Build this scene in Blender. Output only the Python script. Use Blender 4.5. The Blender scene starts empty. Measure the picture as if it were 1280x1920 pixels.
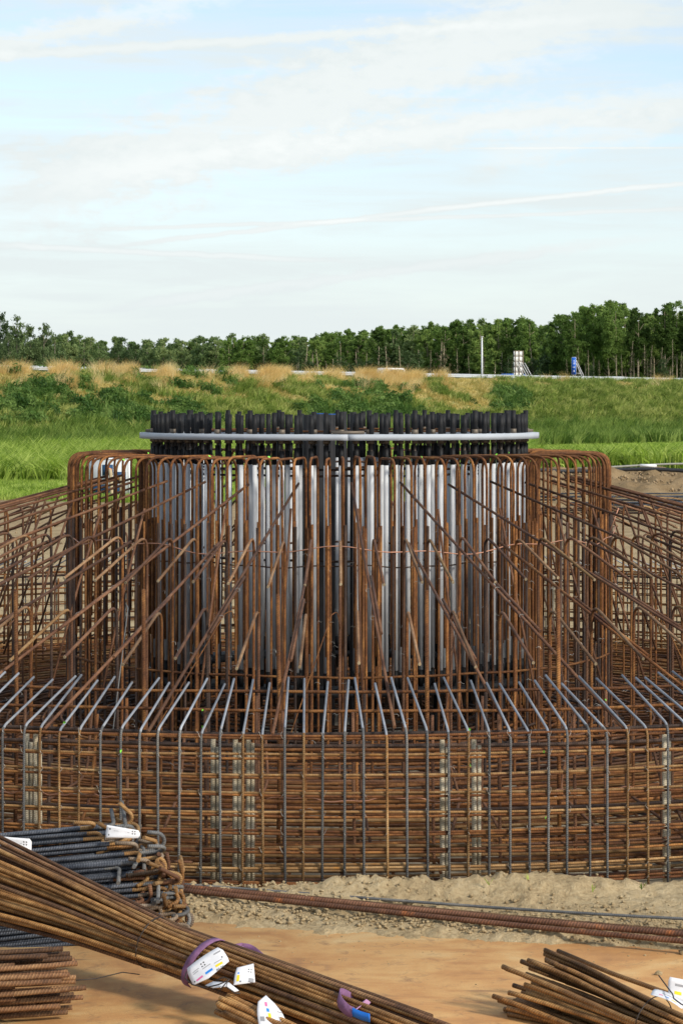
import bpy, math, random
import numpy as np
from mathutils import Vector, Matrix, noise as mnoise

random.seed(7)
rng = np.random.default_rng(7)
PI = math.pi
R = math.radians
S = bpy.context.scene
COL = S.collection

# ------------------------------------------------------------------ camera, world, sun, exposure
F = 4388.0            # focal length in photograph pixels (1920 high)
CAM = Vector((0.024, -26.5, 3.6))
HORIZON = 765.0
cd = bpy.data.cameras.new('camera')
cam = bpy.data.objects.new('camera', cd)
COL.objects.link(cam)
cam.location = CAM
cam.rotation_euler = (R(90), 0, 0)
cd.sensor_fit = 'VERTICAL'
cd.sensor_height = 36.0
cd.lens = 36.0 * F / 1920.0
cd.shift_y = -(960 - HORIZON) / 1920.0
cd.clip_start = 0.5
cd.clip_end = 6000
cd.dof.use_dof = True
cd.dof.focus_distance = 20.5
cd.dof.aperture_fstop = 13
S.camera = cam

SUN_EL, SUN_AZ = 32.0, 132.0          # azimuth clockwise from +Y
S.view_settings.view_transform = 'Standard'
S.view_settings.look = 'None'
S.view_settings.exposure = 0.62
S.view_settings.gamma = 1.0
S.view_settings.use_curve_mapping = False

W = bpy.data.worlds.new('World')
S.world = W
W.use_nodes = True


def px_dir(px, py):
    return Vector(((px - 640) / F, 1.0, (HORIZON - py) / F)).normalized()


def build_sky():
    nt = W.node_tree
    nt.nodes.clear()
    N = nt.nodes.new
    L = nt.links.new
    out = N('ShaderNodeOutputWorld')
    bg = N('ShaderNodeBackground')
    bg.inputs[1].default_value = 0.13
    L(bg.outputs[0], out.inputs[0])
    sky = N('ShaderNodeTexSky')
    sky.sky_type = 'NISHITA'
    sky.sun_disc = False
    sky.sun_elevation = R(SUN_EL)
    sky.sun_rotation = R(SUN_AZ)
    sky.altitude = 0
    sky.air_density = 1.0
    sky.dust_density = 0.6
    sky.ozone_density = 2.2
    tc = N('ShaderNodeTexCoord')

    def math_(op, a, b=None, clamp=False):
        n = N('ShaderNodeMath')
        n.operation = op
        n.use_clamp = clamp
        for i, v in enumerate((a, b)):
            if v is None:
                continue
            if isinstance(v, (int, float)):
                n.inputs[i].default_value = v
            else:
                L(v, n.inputs[i])
        return n.outputs[0]

    def maprange(v, a, b, c, d):
        n = N('ShaderNodeMapRange')
        n.interpolation_type = 'SMOOTHSTEP'
        L(v, n.inputs[0])
        for i, x in enumerate((a, b, c, d)):
            n.inputs[i + 1].default_value = x
        return n.outputs[0]

    def mapped(rot, scale, loc=(0, 0, 0)):
        m = N('ShaderNodeMapping')
        m.inputs['Location'].default_value = loc
        m.inputs['Rotation'].default_value = rot
        m.inputs['Scale'].default_value = scale
        L(tc.outputs['Generated'], m.inputs[0])
        return m.outputs[0]

    def nz(vec, scale, detail, rough, dist=0.0):
        n = N('ShaderNodeTexNoise')
        n.inputs['Scale'].default_value = scale
        n.inputs['Detail'].default_value = detail
        n.inputs['Roughness'].default_value = rough
        n.inputs['Distortion'].default_value = dist
        L(vec, n.inputs['Vector'])
        return n.outputs[0]

    # thin high cirrus: long streaks rising gently to the right
    a = nz(mapped((0, R(13), 0), (2.8, 3, 34), (0.35, 0, 0.1)), 1.6, 6, 0.46, 0.9)
    b = nz(mapped((0, R(9), 0), (9, 6, 80), (1.7, 0, 0.4)), 1.4, 7, 0.6, 0.9)
    c = nz(mapped((0, R(22), 0), (26, 14, 150), (0, 0, 0)), 2.0, 5, 0.6, 0.6)
    cl = math_('ADD', maprange(a, 0.36, 0.70, 0, 0.80), maprange(b, 0.42, 0.72, 0, 0.50))
    cl = math_('ADD', cl, maprange(c, 0.45, 0.8, 0, 0.16), True)
    # milky haze towards the horizon
    sep = N('ShaderNodeSeparateXYZ')
    L(tc.outputs['Generated'], sep.inputs[0])
    low = maprange(sep.outputs[2], 0.0, 0.19, 0.86, 0.08)
    cl = math_('ADD', low, math_('MULTIPLY', math_('MULTIPLY', cl, 0.85), math_('SUBTRACT', 1.0, low)), True)

    # contrails: each one a great circle through two directions, fading along its length
    def trail(p, q, width, gain, fade0, fade1, rough=0.0):
        u, v = px_dir(*p), px_dir(*q)
        n = u.cross(v).normalized()
        t = n.cross(u).normalized()
        vm = N('ShaderNodeVectorMath')
        vm.operation = 'DOT_PRODUCT'
        L(tc.outputs['Generated'], vm.inputs[0])
        vm.inputs[1].default_value = n
        dist = vm.outputs['Value']
        wob = nz(mapped((0, 0, 0), (30, 30, 60), (p[0] * .01, 0, p[1] * .01)), 3.0, 4, 0.6)
        dist = math_('ADD', dist, math_('MULTIPLY', math_('SUBTRACT', wob, 0.5), width * (1.2 + 3 * rough)))
        dist = math_('ABSOLUTE', dist)
        line = maprange(dist, width * 0.1, width * (1.0 + rough), 1.0, 0.0)
        va = N('ShaderNodeVectorMath')
        va.operation = 'DOT_PRODUCT'
        L(tc.outputs['Generated'], va.inputs[0])
        va.inputs[1].default_value = t
        al = va.outputs['Value']
        span = u.angle(v)
        f0 = maprange(al, -span * fade0, span * 0.15, 0.0, 1.0)
        f1 = maprange(al, span * 0.8, span * (1 + fade1), 1.0, 0.0)
        return math_('MULTIPLY', math_('MULTIPLY', line, math_('MULTIPLY', f0, f1)), gain)

    tr = [trail((0, 106), (900, 48), 0.0022, 0.50, 0.4, 0.5, 0.4),
          trail((0, 85), (400, -10), 0.0036, 0.55, 0.6, 0.6, 1.2),
          trail((840, 389), (1280, 344), 0.0014, 0.9, 0.25, 0.3, 0.1),
          trail((300, 452), (860, 388), 0.0014, 0.6, 0.3, 0.1, 0.2),
          trail((200, 430), (1280, 392), 0.0011, 0.55, 0.1, 0.2, 0.2),
          trail((0, 460), (560, 486), 0.0014, 0.6, 0.1, 0.3, 0.2),
          trail((900, 278), (1280, 277), 0.0006, 0.6, 0.2, 0.2, 0.0),
          trail((230, 575), (1180, 450), 0.0022, 0.35, 0.1, 0.2, 0.6),
          trail((540, 290), (1280, 180), 0.0045, 0.45, 0.3, 0.3, 1.0),
          trail((130, 345), (980, 60), 0.0130, 0.60, 0.3, 0.5, 1.0),
          trail((160, 330), (1000, 215), 0.0050, 0.40, 0.3, 0.3, 1.0),
          trail((900, 300), (1280, 215), 0.0050, 0.45, 0.1, 0.3, 1.0)]
    acc = tr[0]
    for t in tr[1:]:
        acc = math_('ADD', acc, t)
    white = math_('MULTIPLY', acc, 0.9, True)
    cl = math_('ADD', cl, math_('MULTIPLY', acc, 0.9), True)

    mix = N('ShaderNodeMix')
    mix.data_type = 'RGBA'
    L(cl, mix.inputs[0])
    # the blue between the clouds
    hs = N('ShaderNodeHueSaturation')
    hs.inputs['Hue'].default_value = 0.502
    hs.inputs['Saturation'].default_value = 0.90
    hs.inputs['Value'].default_value = 0.95
    L(sky.outputs[0], hs.inputs['Color'])
    L(hs.outputs[0], mix.inputs[6])
    mix.inputs[7].default_value = (3.98, 4.33, 4.36, 1)
    br = N('ShaderNodeMix')
    br.data_type = 'RGBA'
    br.blend_type = 'ADD'
    L(white, br.inputs[0])
    L(mix.outputs[2], br.inputs[6])
    br.inputs[7].default_value = (0.75, 0.62, 0.55, 1)
    L(br.outputs[2], bg.inputs[0])


build_sky()

sd = bpy.data.lights.new('sun', 'SUN')
sun = bpy.data.objects.new('sun', sd)
COL.objects.link(sun)
sd.energy = 2.5
sd.angle = R(9.0)
sd.color = (1.0, 0.93, 0.82)
_v = Vector((math.sin(R(SUN_AZ)) * math.cos(R(SUN_EL)), math.cos(R(SUN_AZ)) * math.cos(R(SUN_EL)), math.sin(R(SUN_EL))))
sun.rotation_euler = _v.to_track_quat('Z', 'Y').to_euler()
sun.location = (20, -20, 30)


def P(px, py, d):
    """World point seen at photograph pixel (px, py) at depth d metres."""
    return Vector((CAM.x + (px - 640) / F * d, d + CAM.y, CAM.z - (py - HORIZON) / F * d))


# ------------------------------------------------------------------ materials
def new_mat(name):
    m = bpy.data.materials.new(name)
    m.use_nodes = True
    nt = m.node_tree
    return m, nt, nt.nodes['Principled BSDF']


def ramp(nt, fac, stops):
    n = nt.nodes.new('ShaderNodeValToRGB')
    e = n.color_ramp.elements
    while len(e) < len(stops):
        e.new(0.5)
    for i, (p, c) in enumerate(stops):
        e[i].position = p
        e[i].color = (*c, 1)
    nt.links.new(fac, n.inputs[0])
    return n.outputs[0]


def noise_node(nt, scale, detail=4, rough=0.55, vec=None, dist=0.0):
    n = nt.nodes.new('ShaderNodeTexNoise')
    n.inputs['Scale'].default_value = scale
    n.inputs['Detail'].default_value = detail
    n.inputs['Roughness'].default_value = rough
    n.inputs['Distortion'].default_value = dist
    if vec is not None:
        nt.links.new(vec, n.inputs['Vector'])
    return n.outputs[0]


def mixc(nt, fac, a, b, mode='MIX'):
    n = nt.nodes.new('ShaderNodeMix')
    n.data_type = 'RGBA'
    n.blend_type = mode
    for sock, v in ((n.inputs[0], fac), (n.inputs[6], a), (n.inputs[7], b)):
        if isinstance(v, (int, float)):
            sock.default_value = v
        elif isinstance(v, tuple):
            sock.default_value = (*v, 1)
        else:
            nt.links.new(v, sock)
    return n.outputs[2]


def mth(nt, op, a, b=None):
    n = nt.nodes.new('ShaderNodeMath')
    n.operation = op
    for i, v in enumerate((a, b)):
        if v is None:
            continue
        if isinstance(v, (int, float)):
            n.inputs[i].default_value = v
        else:
            nt.links.new(v, n.inputs[i])
    return n.outputs[0]


def rebar_mat(name, dark, mid, light, rough=0.75, metal=0.0, ribs=True, pitch=0.014, vary=0.35, noise_scale=9.0, fleck=None):
    """Ribbed reinforcing steel: colour noise in object space, ribs along the uv length."""
    m, nt, bs = new_mat(name)
    L = nt.links.new
    tc = nt.nodes.new('ShaderNodeTexCoord')
    oi = nt.nodes.new('ShaderNodeObjectInfo')
    add = nt.nodes.new('ShaderNodeVectorMath')
    add.operation = 'ADD'
    L(tc.outputs['Object'], add.inputs[0])
    sc = nt.nodes.new('ShaderNodeVectorMath')
    sc.operation = 'SCALE'
    cmb = nt.nodes.new('ShaderNodeCombineXYZ')
    L(oi.outputs['Random'], cmb.inputs[0])
    L(oi.outputs['Random'], cmb.inputs[2])
    L(cmb.outputs[0], sc.inputs[0])
    sc.inputs['Scale'].default_value = 37.0
    L(sc.outputs[0], add.inputs[1])
    big = noise_node(nt, noise_scale * 0.35, 3, 0.6, add.outputs[0])
    fine = noise_node(nt, noise_scale * 4, 5, 0.65, add.outputs[0])
    f = mth(nt, 'ADD', mth(nt, 'MULTIPLY', big, 0.65), mth(nt, 'MULTIPLY', fine, 0.35))
    col = ramp(nt, f, [(0.34, dark), (0.50, mid), (0.66, light)])
    if fleck:
        fl = noise_node(nt, noise_scale * 1.3, 2, 0.5, add.outputs[0])
        col = mixc(nt, ramp(nt, fl, [(0.62, (0, 0, 0)), (0.80, (.7, .7, .7))]), col, fleck)
    vr = nt.nodes.new('ShaderNodeMapRange')
    L(oi.outputs['Random'], vr.inputs[0])
    vr.inputs[3].default_value = 1 - vary
    vr.inputs[4].default_value = 1 + vary
    hs = nt.nodes.new('ShaderNodeHueSaturation')
    L(vr.outputs[0], hs.inputs['Value'])
    L(col, hs.inputs['Color'])
    L(hs.outputs[0], bs.inputs['Base Color'])
    bs.inputs['Roughness'].default_value = rough
    bs.inputs['Metallic'].default_value = metal
    bs.inputs['Specular IOR Level'].default_value = 0.35
    bump = nt.nodes.new('ShaderNodeBump')
    bump.inputs['Distance'].default_value = 0.0026
    bump.inputs['Strength'].default_value = 1.0
    if ribs:
        uv = nt.nodes.new('ShaderNodeSeparateXYZ')
        L(tc.outputs['UV'], uv.inputs[0])
        ph = mth(nt, 'ADD', mth(nt, 'MULTIPLY', uv.outputs[1], 2 * PI / pitch), mth(nt, 'MULTIPLY', uv.outputs[0], 4 * PI))
        w = mth(nt, 'SINE', ph)
        w = mth(nt, 'MULTIPLY', mth(nt, 'MAXIMUM', w, 0.0), 1.0)
        w = mth(nt, 'ADD', w, mth(nt, 'MULTIPLY', fine, 0.25))
        L(w, bump.inputs['Height'])
        # shade put into the colour: valleys between ribs darker, crests lighter
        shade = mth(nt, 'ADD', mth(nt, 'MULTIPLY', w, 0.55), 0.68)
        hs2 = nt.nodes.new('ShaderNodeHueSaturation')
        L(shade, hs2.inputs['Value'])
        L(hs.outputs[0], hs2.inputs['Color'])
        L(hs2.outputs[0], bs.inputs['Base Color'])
    else:
        L(fine, bump.inputs['Height'])
        bump.inputs['Strength'].default_value = 0.3
    L(bump.outputs[0], bs.inputs['Normal'])
    return m


def plain_mat(name, col, rough=0.6, metal=0.0, vary=0.12, scale=8.0, spec=0.4, bump=0.0):
    m, nt, bs = new_mat(name)
    tc = nt.nodes.new('ShaderNodeTexCoord')
    n = noise_node(nt, scale, 5, 0.6, tc.outputs['Object'])
    lo = tuple(c * (1 - vary) for c in col)
    hi = tuple(min(1, c * (1 + vary)) for c in col)
    c = ramp(nt, n, [(0.3, lo), (0.7, hi)])
    nt.links.new(c, bs.inputs['Base Color'])
    bs.inputs['Roughness'].default_value = rough
    bs.inputs['Metallic'].default_value = metal
    bs.inputs['Specular IOR Level'].default_value = spec
    if bump:
        b = nt.nodes.new('ShaderNodeBump')
        b.inputs['Distance'].default_value = bump
        nt.links.new(n, b.inputs['Height'])
        nt.links.new(b.outputs[0], bs.inputs['Normal'])
    return m


def leaf_mat(name, dark, mid, light, trans=0.3, gloss=0.6, wscale=0.05):
    """Foliage: colour by plant (random), by patch of ground (world noise)."""
    m, nt, bs = new_mat(name)
    L = nt.links.new
    oi = nt.nodes.new('ShaderNodeObjectInfo')
    geo = nt.nodes.new('ShaderNodeNewGeometry')
    n = noise_node(nt, wscale, 4, 0.6, geo.outputs['Position'])
    n2 = noise_node(nt, 0.6, 2, 0.5, geo.outputs['Position'])
    f = mth(nt, 'ADD', mth(nt, 'MULTIPLY', n, 0.30), mth(nt, 'MULTIPLY', oi.outputs['Random'], 0.55))
    f = mth(nt, 'ADD', f, mth(nt, 'MULTIPLY', n2, 0.15))
    col = ramp(nt, f, [(0.28, dark), (0.5, mid), (0.72, light)])
    L(col, bs.inputs['Base Color'])
    bs.inputs['Roughness'].default_value = gloss
    bs.inputs['Specular IOR Level'].default_value = 0.25
    tr = nt.nodes.new('ShaderNodeBsdfTranslucent')
    L(col, tr.inputs[0])
    mx = nt.nodes.new('ShaderNodeMixShader')
    mx.inputs[0].default_value = trans
    L(bs.outputs[0], mx.inputs[1])
    L(tr.outputs[0], mx.inputs[2])
    L(mx.outputs[0], nt.nodes['Material Output'].inputs[0])
    return m


M = {}
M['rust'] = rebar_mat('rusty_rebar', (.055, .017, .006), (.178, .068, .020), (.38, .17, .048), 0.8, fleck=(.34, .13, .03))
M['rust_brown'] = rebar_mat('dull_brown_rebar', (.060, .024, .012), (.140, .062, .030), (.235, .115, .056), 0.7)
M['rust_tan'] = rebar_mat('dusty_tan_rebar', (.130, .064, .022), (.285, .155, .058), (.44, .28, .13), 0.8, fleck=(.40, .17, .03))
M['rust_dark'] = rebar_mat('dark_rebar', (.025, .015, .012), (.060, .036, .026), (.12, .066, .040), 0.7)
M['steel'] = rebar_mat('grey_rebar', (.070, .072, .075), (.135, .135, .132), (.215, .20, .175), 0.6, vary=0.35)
M['steel_end'] = rebar_mat('pale_grey_rebar_end', (.17, .18, .20), (.27, .285, .31), (.37, .375, .38), 0.5, ribs=False, vary=0.25, fleck=(.32, .24, .15))  # paler smooth grey for the bent upper lengths of the wall bars
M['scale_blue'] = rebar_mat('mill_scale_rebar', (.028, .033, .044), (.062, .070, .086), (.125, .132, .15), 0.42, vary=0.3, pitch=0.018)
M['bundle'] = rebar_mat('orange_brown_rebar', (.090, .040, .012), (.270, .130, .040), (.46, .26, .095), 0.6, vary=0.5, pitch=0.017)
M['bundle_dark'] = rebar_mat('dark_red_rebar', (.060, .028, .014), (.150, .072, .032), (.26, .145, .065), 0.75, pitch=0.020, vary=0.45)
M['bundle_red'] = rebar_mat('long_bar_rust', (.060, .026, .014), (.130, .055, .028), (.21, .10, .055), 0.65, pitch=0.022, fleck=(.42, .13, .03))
M['mud'] = rebar_mat('mud_caked_rebar', (.26, .21, .135), (.40, .345, .245), (.52, .46, .35), 0.95)
M['mud_rust'] = rebar_mat('pale_rusty_hook', (.10, .055, .025), (.20, .15, .105), (.33, .26, .19), 0.75)
M['tail'] = rebar_mat('tan_tail_rebar', (.105, .050, .022), (.215, .115, .055), (.36, .225, .12), 0.75)  # lighter tan for the sloping tails of the hook bars
M['cut_end'] = rebar_mat('pale_cut_end', (.30, .22, .13), (.40, .31, .19), (.5, .42, .28), 0.8, ribs=False)
M['pvc'] = plain_mat('grey_pvc', (.56, .575, .59), 0.65, vary=0.12, spec=.25, scale=3.0)
M['pvc2'] = plain_mat('grey_pvc_darker', (.50, .51, .525), 0.65, vary=0.16, scale=3.0)  # slightly darker grey, picked at random among the sleeves
M['black'] = plain_mat('black_rubber', (.013, .013, .014), 0.6, vary=0.5, spec=0.25)
M['duct'] = plain_mat('black_duct', (.022, .022, .024), 0.4, vary=0.3)
M['bolt'] = plain_mat('dark_bolt_steel', (.12, .10, .085), 0.5, 0.6, vary=0.4)
M['flange'] = plain_mat('painted_flange', (.40, .43, .47), 0.75, 0.0, vary=0.07, scale=5.0)
M['nut'] = plain_mat('brown_nut', (.16, .13, .10), 0.6, 0.5)
M['blue'] = plain_mat('blue_cap', (.015, .07, .26), 0.5)
M['copper'] = plain_mat('copper', (.48, .24, .155), 0.55, 0.4, vary=0.25)
M['wire'] = plain_mat('tie_wire', (.50, .47, .42), 0.4, 0.5, vary=0.3)
M['wire_dark'] = plain_mat('dark_wire', (.05, .04, .035), 0.5, 0.5)
M['green_tag'] = plain_mat('bright_green_plastic', (.25, .75, .08), 0.5)
M['concrete'] = plain_mat('blinding_concrete', (.30, .255, .185), 0.95, vary=0.35, scale=1.5, bump=0.01)
M['tag'] = plain_mat('white_tag', (.72, .72, .74), 0.5, vary=0.10, scale=14)
M['pink'] = plain_mat('pink_print', (.75, .16, .36), 0.5)
M['cyan'] = plain_mat('blue_print', (.02, .25, .75), 0.5)
M['yellow'] = plain_mat('yellow_print', (.85, .65, .02), 0.5)
M['ink'] = plain_mat('dark_print', (.04, .04, .04), 0.6)
M['greyink'] = plain_mat('grey_print', (.30, .30, .31), 0.6)
M['purple'] = plain_mat('purple_webbing', (.20, .095, .19), 0.75, vary=0.35, scale=20, bump=0.004)
M['lilac'] = plain_mat('worn_lilac_webbing', (.42, .22, .36), 0.75, vary=0.25, scale=20, bump=0.004)
M['slingblue'] = plain_mat('blue_sling_label', (.01, .16, .62), 0.45)
M['rail'] = plain_mat('galvanised_rail', (.62, .63, .63), 0.4, 0.4, vary=0.1, scale=0.4)
M['pole'] = plain_mat('white_pole', (.80, .81, .82), 0.4)
M['boardback'] = plain_mat('white_board', (.78, .77, .72), 0.6, vary=0.06, scale=1)
M['beam'] = plain_mat('brown_beam', (.24, .18, .13), 0.6)
M['strut'] = plain_mat('pale_strut', (.55, .54, .52), 0.5)
M['signblue'] = plain_mat('sign_blue', (.015, .12, .52), 0.4, vary=0.05)
M['white'] = plain_mat('white_paint', (.80, .80, .80), 0.4, vary=0.04)
M['carblue'] = plain_mat('blue_car_paint', (.03, .15, .55), 0.25)
M['glass'] = plain_mat('dark_glass', (.03, .035, .04), 0.1, spec=0.8)
M['tyre'] = plain_mat('tyre_rubber', (.02, .02, .02), 0.8)
M['pump'] = plain_mat('pump_panel', (.52, .55, .56), 0.5, vary=0.12, scale=4)
M['pumpblue'] = plain_mat('pump_navy', (.012, .055, .13), 0.5)
M['pumpteal'] = plain_mat('pump_teal', (.07, .27, .34), 0.5)
M['hose'] = plain_mat('tan_hose', (.42, .33, .20), 0.7)
M['hosegrey'] = plain_mat('grey_hose', (.30, .29, .25), 0.7)
M['orange'] = plain_mat('orange_fitting', (.75, .28, .06), 0.5)
M['asphalt'] = plain_mat('asphalt', (.05, .05, .05), 0.9)
M['bark'] = plain_mat('bark', (.20, .17, .12), 0.95, vary=0.5, scale=3)
M['palebark'] = plain_mat('pale_bark', (.30, .245, .165), 0.95, vary=0.4, scale=3)
M['leaf_a'] = leaf_mat('poplar_leaf', (.075, .130, .024), (.150, .245, .048), (.26, .36, .090), 0.45, wscale=0.03)
M['leaf_far'] = leaf_mat('far_leaf_hazed', (.10, .155, .055), (.175, .25, .085), (.26, .33, .12), 0.45, wscale=0.03)  # distance haze put into the leaf colour as a paler green
M['leaf_b'] = leaf_mat('willow_leaf', (.050, .085, .026), (.080, .125, .040), (.12, .17, .060), 0.3)
M['leaf_dry'] = leaf_mat('dry_leaf', (.095, .095, .045), (.150, .140, .070), (.20, .18, .095), 0.25)
M['grass'] = leaf_mat('tall_grass', (.110, .190, .016), (.290, .420, .045), (.56, .66, .160), 0.45, wscale=0.045)
M['bank'] = leaf_mat('bank_grass', (.120, .180, .028), (.255, .335, .060), (.46, .48, .14), 0.45, wscale=0.05)
M['reed'] = leaf_mat('reed_leaf', (.085, .160, .024), (.180, .275, .045), (.32, .41, .095), 0.44, wscale=0.05)
M['shrub'] = leaf_mat('shrub_leaf', (.040, .095, .016), (.085, .165, .028), (.170, .26, .060), 0.38, wscale=0.06)
M['gold'] = leaf_mat('golden_grass', (.36, .32, .08), (.64, .50, .16), (.82, .68, .30), 0.45, wscale=0.06)
M['goldfluff'] = leaf_mat('golden_plume', (.62, .42, .14), (.80, .58, .22), (.88, .70, .36), 0.5, wscale=0.06)


M['clod'] = plain_mat('brown_clods', (.27, .19, .105), 0.95, vary=0.4, scale=2)


def soil_mat():
    m, nt, bs = new_mat('ground_soil_and_grass')
    L = nt.links.new
    geo = nt.nodes.new('ShaderNodeNewGeometry')
    at = nt.nodes.new('ShaderNodeAttribute')
    at.attribute_name = 'veg'
    at2 = nt.nodes.new('ShaderNodeAttribute')
    at2.attribute_name = 'lawn'
    n1 = noise_node(nt, 1.1, 6, 0.6, geo.outputs['Position'])
    n2 = noise_node(nt, 26, 6, 0.7, geo.outputs['Position'])
    n3 = noise_node(nt, 110, 3, 0.6, geo.outputs['Position'])
    f = mth(nt, 'ADD', mth(nt, 'MULTIPLY', n1, 0.45), mth(nt, 'MULTIPLY', n2, 0.55))
    soil = ramp(nt, f, [(0.30, (.20, .135, .066)), (0.50, (.44, .33, .185)), (0.70, (.60, .485, .30))])
    g = noise_node(nt, 0.16, 7, 0.7, geo.outputs['Position'])
    at3 = nt.nodes.new('ShaderNodeAttribute')
    at3.attribute_name = 'spoil'
    dk = ramp(nt, f, [(0.30, (.13, .085, .042)), (0.50, (.26, .18, .095)), (0.70, (.38, .28, .16))])
    soil = mixc(nt, at3.outputs['Fac'], soil, dk)
    grass = ramp(nt, g, [(0.3, (.045, .095, .018)), (0.5, (.085, .155, .028)), (0.72, (.17, .19, .06))])
    lawnc = ramp(nt, g, [(0.3, (.14, .25, .035)), (0.7, (.23, .35, .06))])
    c = mixc(nt, at.outputs['Fac'], soil, grass)
    c = mixc(nt, at2.outputs['Fac'], c, lawnc)
    L(c, bs.inputs['Base Color'])
    bs.inputs['Roughness'].default_value = 0.97
    bs.inputs['Specular IOR Level'].default_value = 0.1
    b = nt.nodes.new('ShaderNodeBump')
    b.inputs['Distance'].default_value = 0.03
    b.inputs['Strength'].default_value = 0.9
    L(mth(nt, 'ADD', n2, mth(nt, 'MULTIPLY', n3, 0.35)), b.inputs['Height'])
    L(b.outputs[0], bs.inputs['Normal'])
    return m


M['soil'] = soil_mat()


def plate_mat():
    m, nt, bs = new_mat('rusty_dusty_plate')
    L = nt.links.new
    geo = nt.nodes.new('ShaderNodeNewGeometry')
    mp = nt.nodes.new('ShaderNodeMapping')
    mp.inputs['Rotation'].default_value = (0, 0, R(-38))
    mp.inputs['Scale'].default_value = (0.9, 3.2, 1)
    L(geo.outputs['Position'], mp.inputs[0])
    a = noise_node(nt, 1.3, 7, 0.62, geo.outputs['Position'], 0.8)
    s = noise_node(nt, 2.2, 5, 0.6, mp.outputs[0], 0.5)
    sp = noise_node(nt, 34, 4, 0.65, geo.outputs['Position'])
    f = mth(nt, 'ADD', mth(nt, 'MULTIPLY', a, 0.72), mth(nt, 'MULTIPLY', s, 0.28))
    c = ramp(nt, f, [(0.32, (.38, .170, .055)), (0.44, (.56, .275, .088)), (0.54, (.66, .375, .135)), (0.68, (.72, .51, .24))])
    gr = noise_node(nt, 170, 3, 0.7, geo.outputs['Position'])
    c = mixc(nt, ramp(nt, gr, [(0.38, (.65, .65, .65)), (0.50, (0, 0, 0))]), c, (.40, .235, .11))
    pa = noise_node(nt, 5.5, 6, 0.75, geo.outputs['Position'], 0.6)
    c = mixc(nt, ramp(nt, pa, [(0.54, (0, 0, 0)), (0.68, (.85, .85, .85))]), c, (.33, .175, .075))
    c = mixc(nt, ramp(nt, sp, [(0.62, (0, 0, 0)), (0.74, (.55, .55, .55))]), c, (.62, .48, .30))
    ln = noise_node(nt, 1.7, 3, 0.5, mp.outputs[0], 0.2)
    c = mixc(nt, ramp(nt, ln, [(0.27, (.6, .6, .6)), (0.33, (0, 0, 0))]), c, (.20, .10, .05))
    L(c, bs.inputs['Base Color'])
    bs.inputs['Roughness'].default_value = 0.72
    b = nt.nodes.new('ShaderNodeBump')
    b.inputs['Distance'].default_value = 0.004
    b.inputs['Strength'].default_value = 0.6
    L(mth(nt, 'ADD', sp, mth(nt, 'MULTIPLY', a, 2.0)), b.inputs['Height'])
    L(b.outputs[0], bs.inputs['Normal'])
    return m


M['plate'] = plate_mat()


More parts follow.
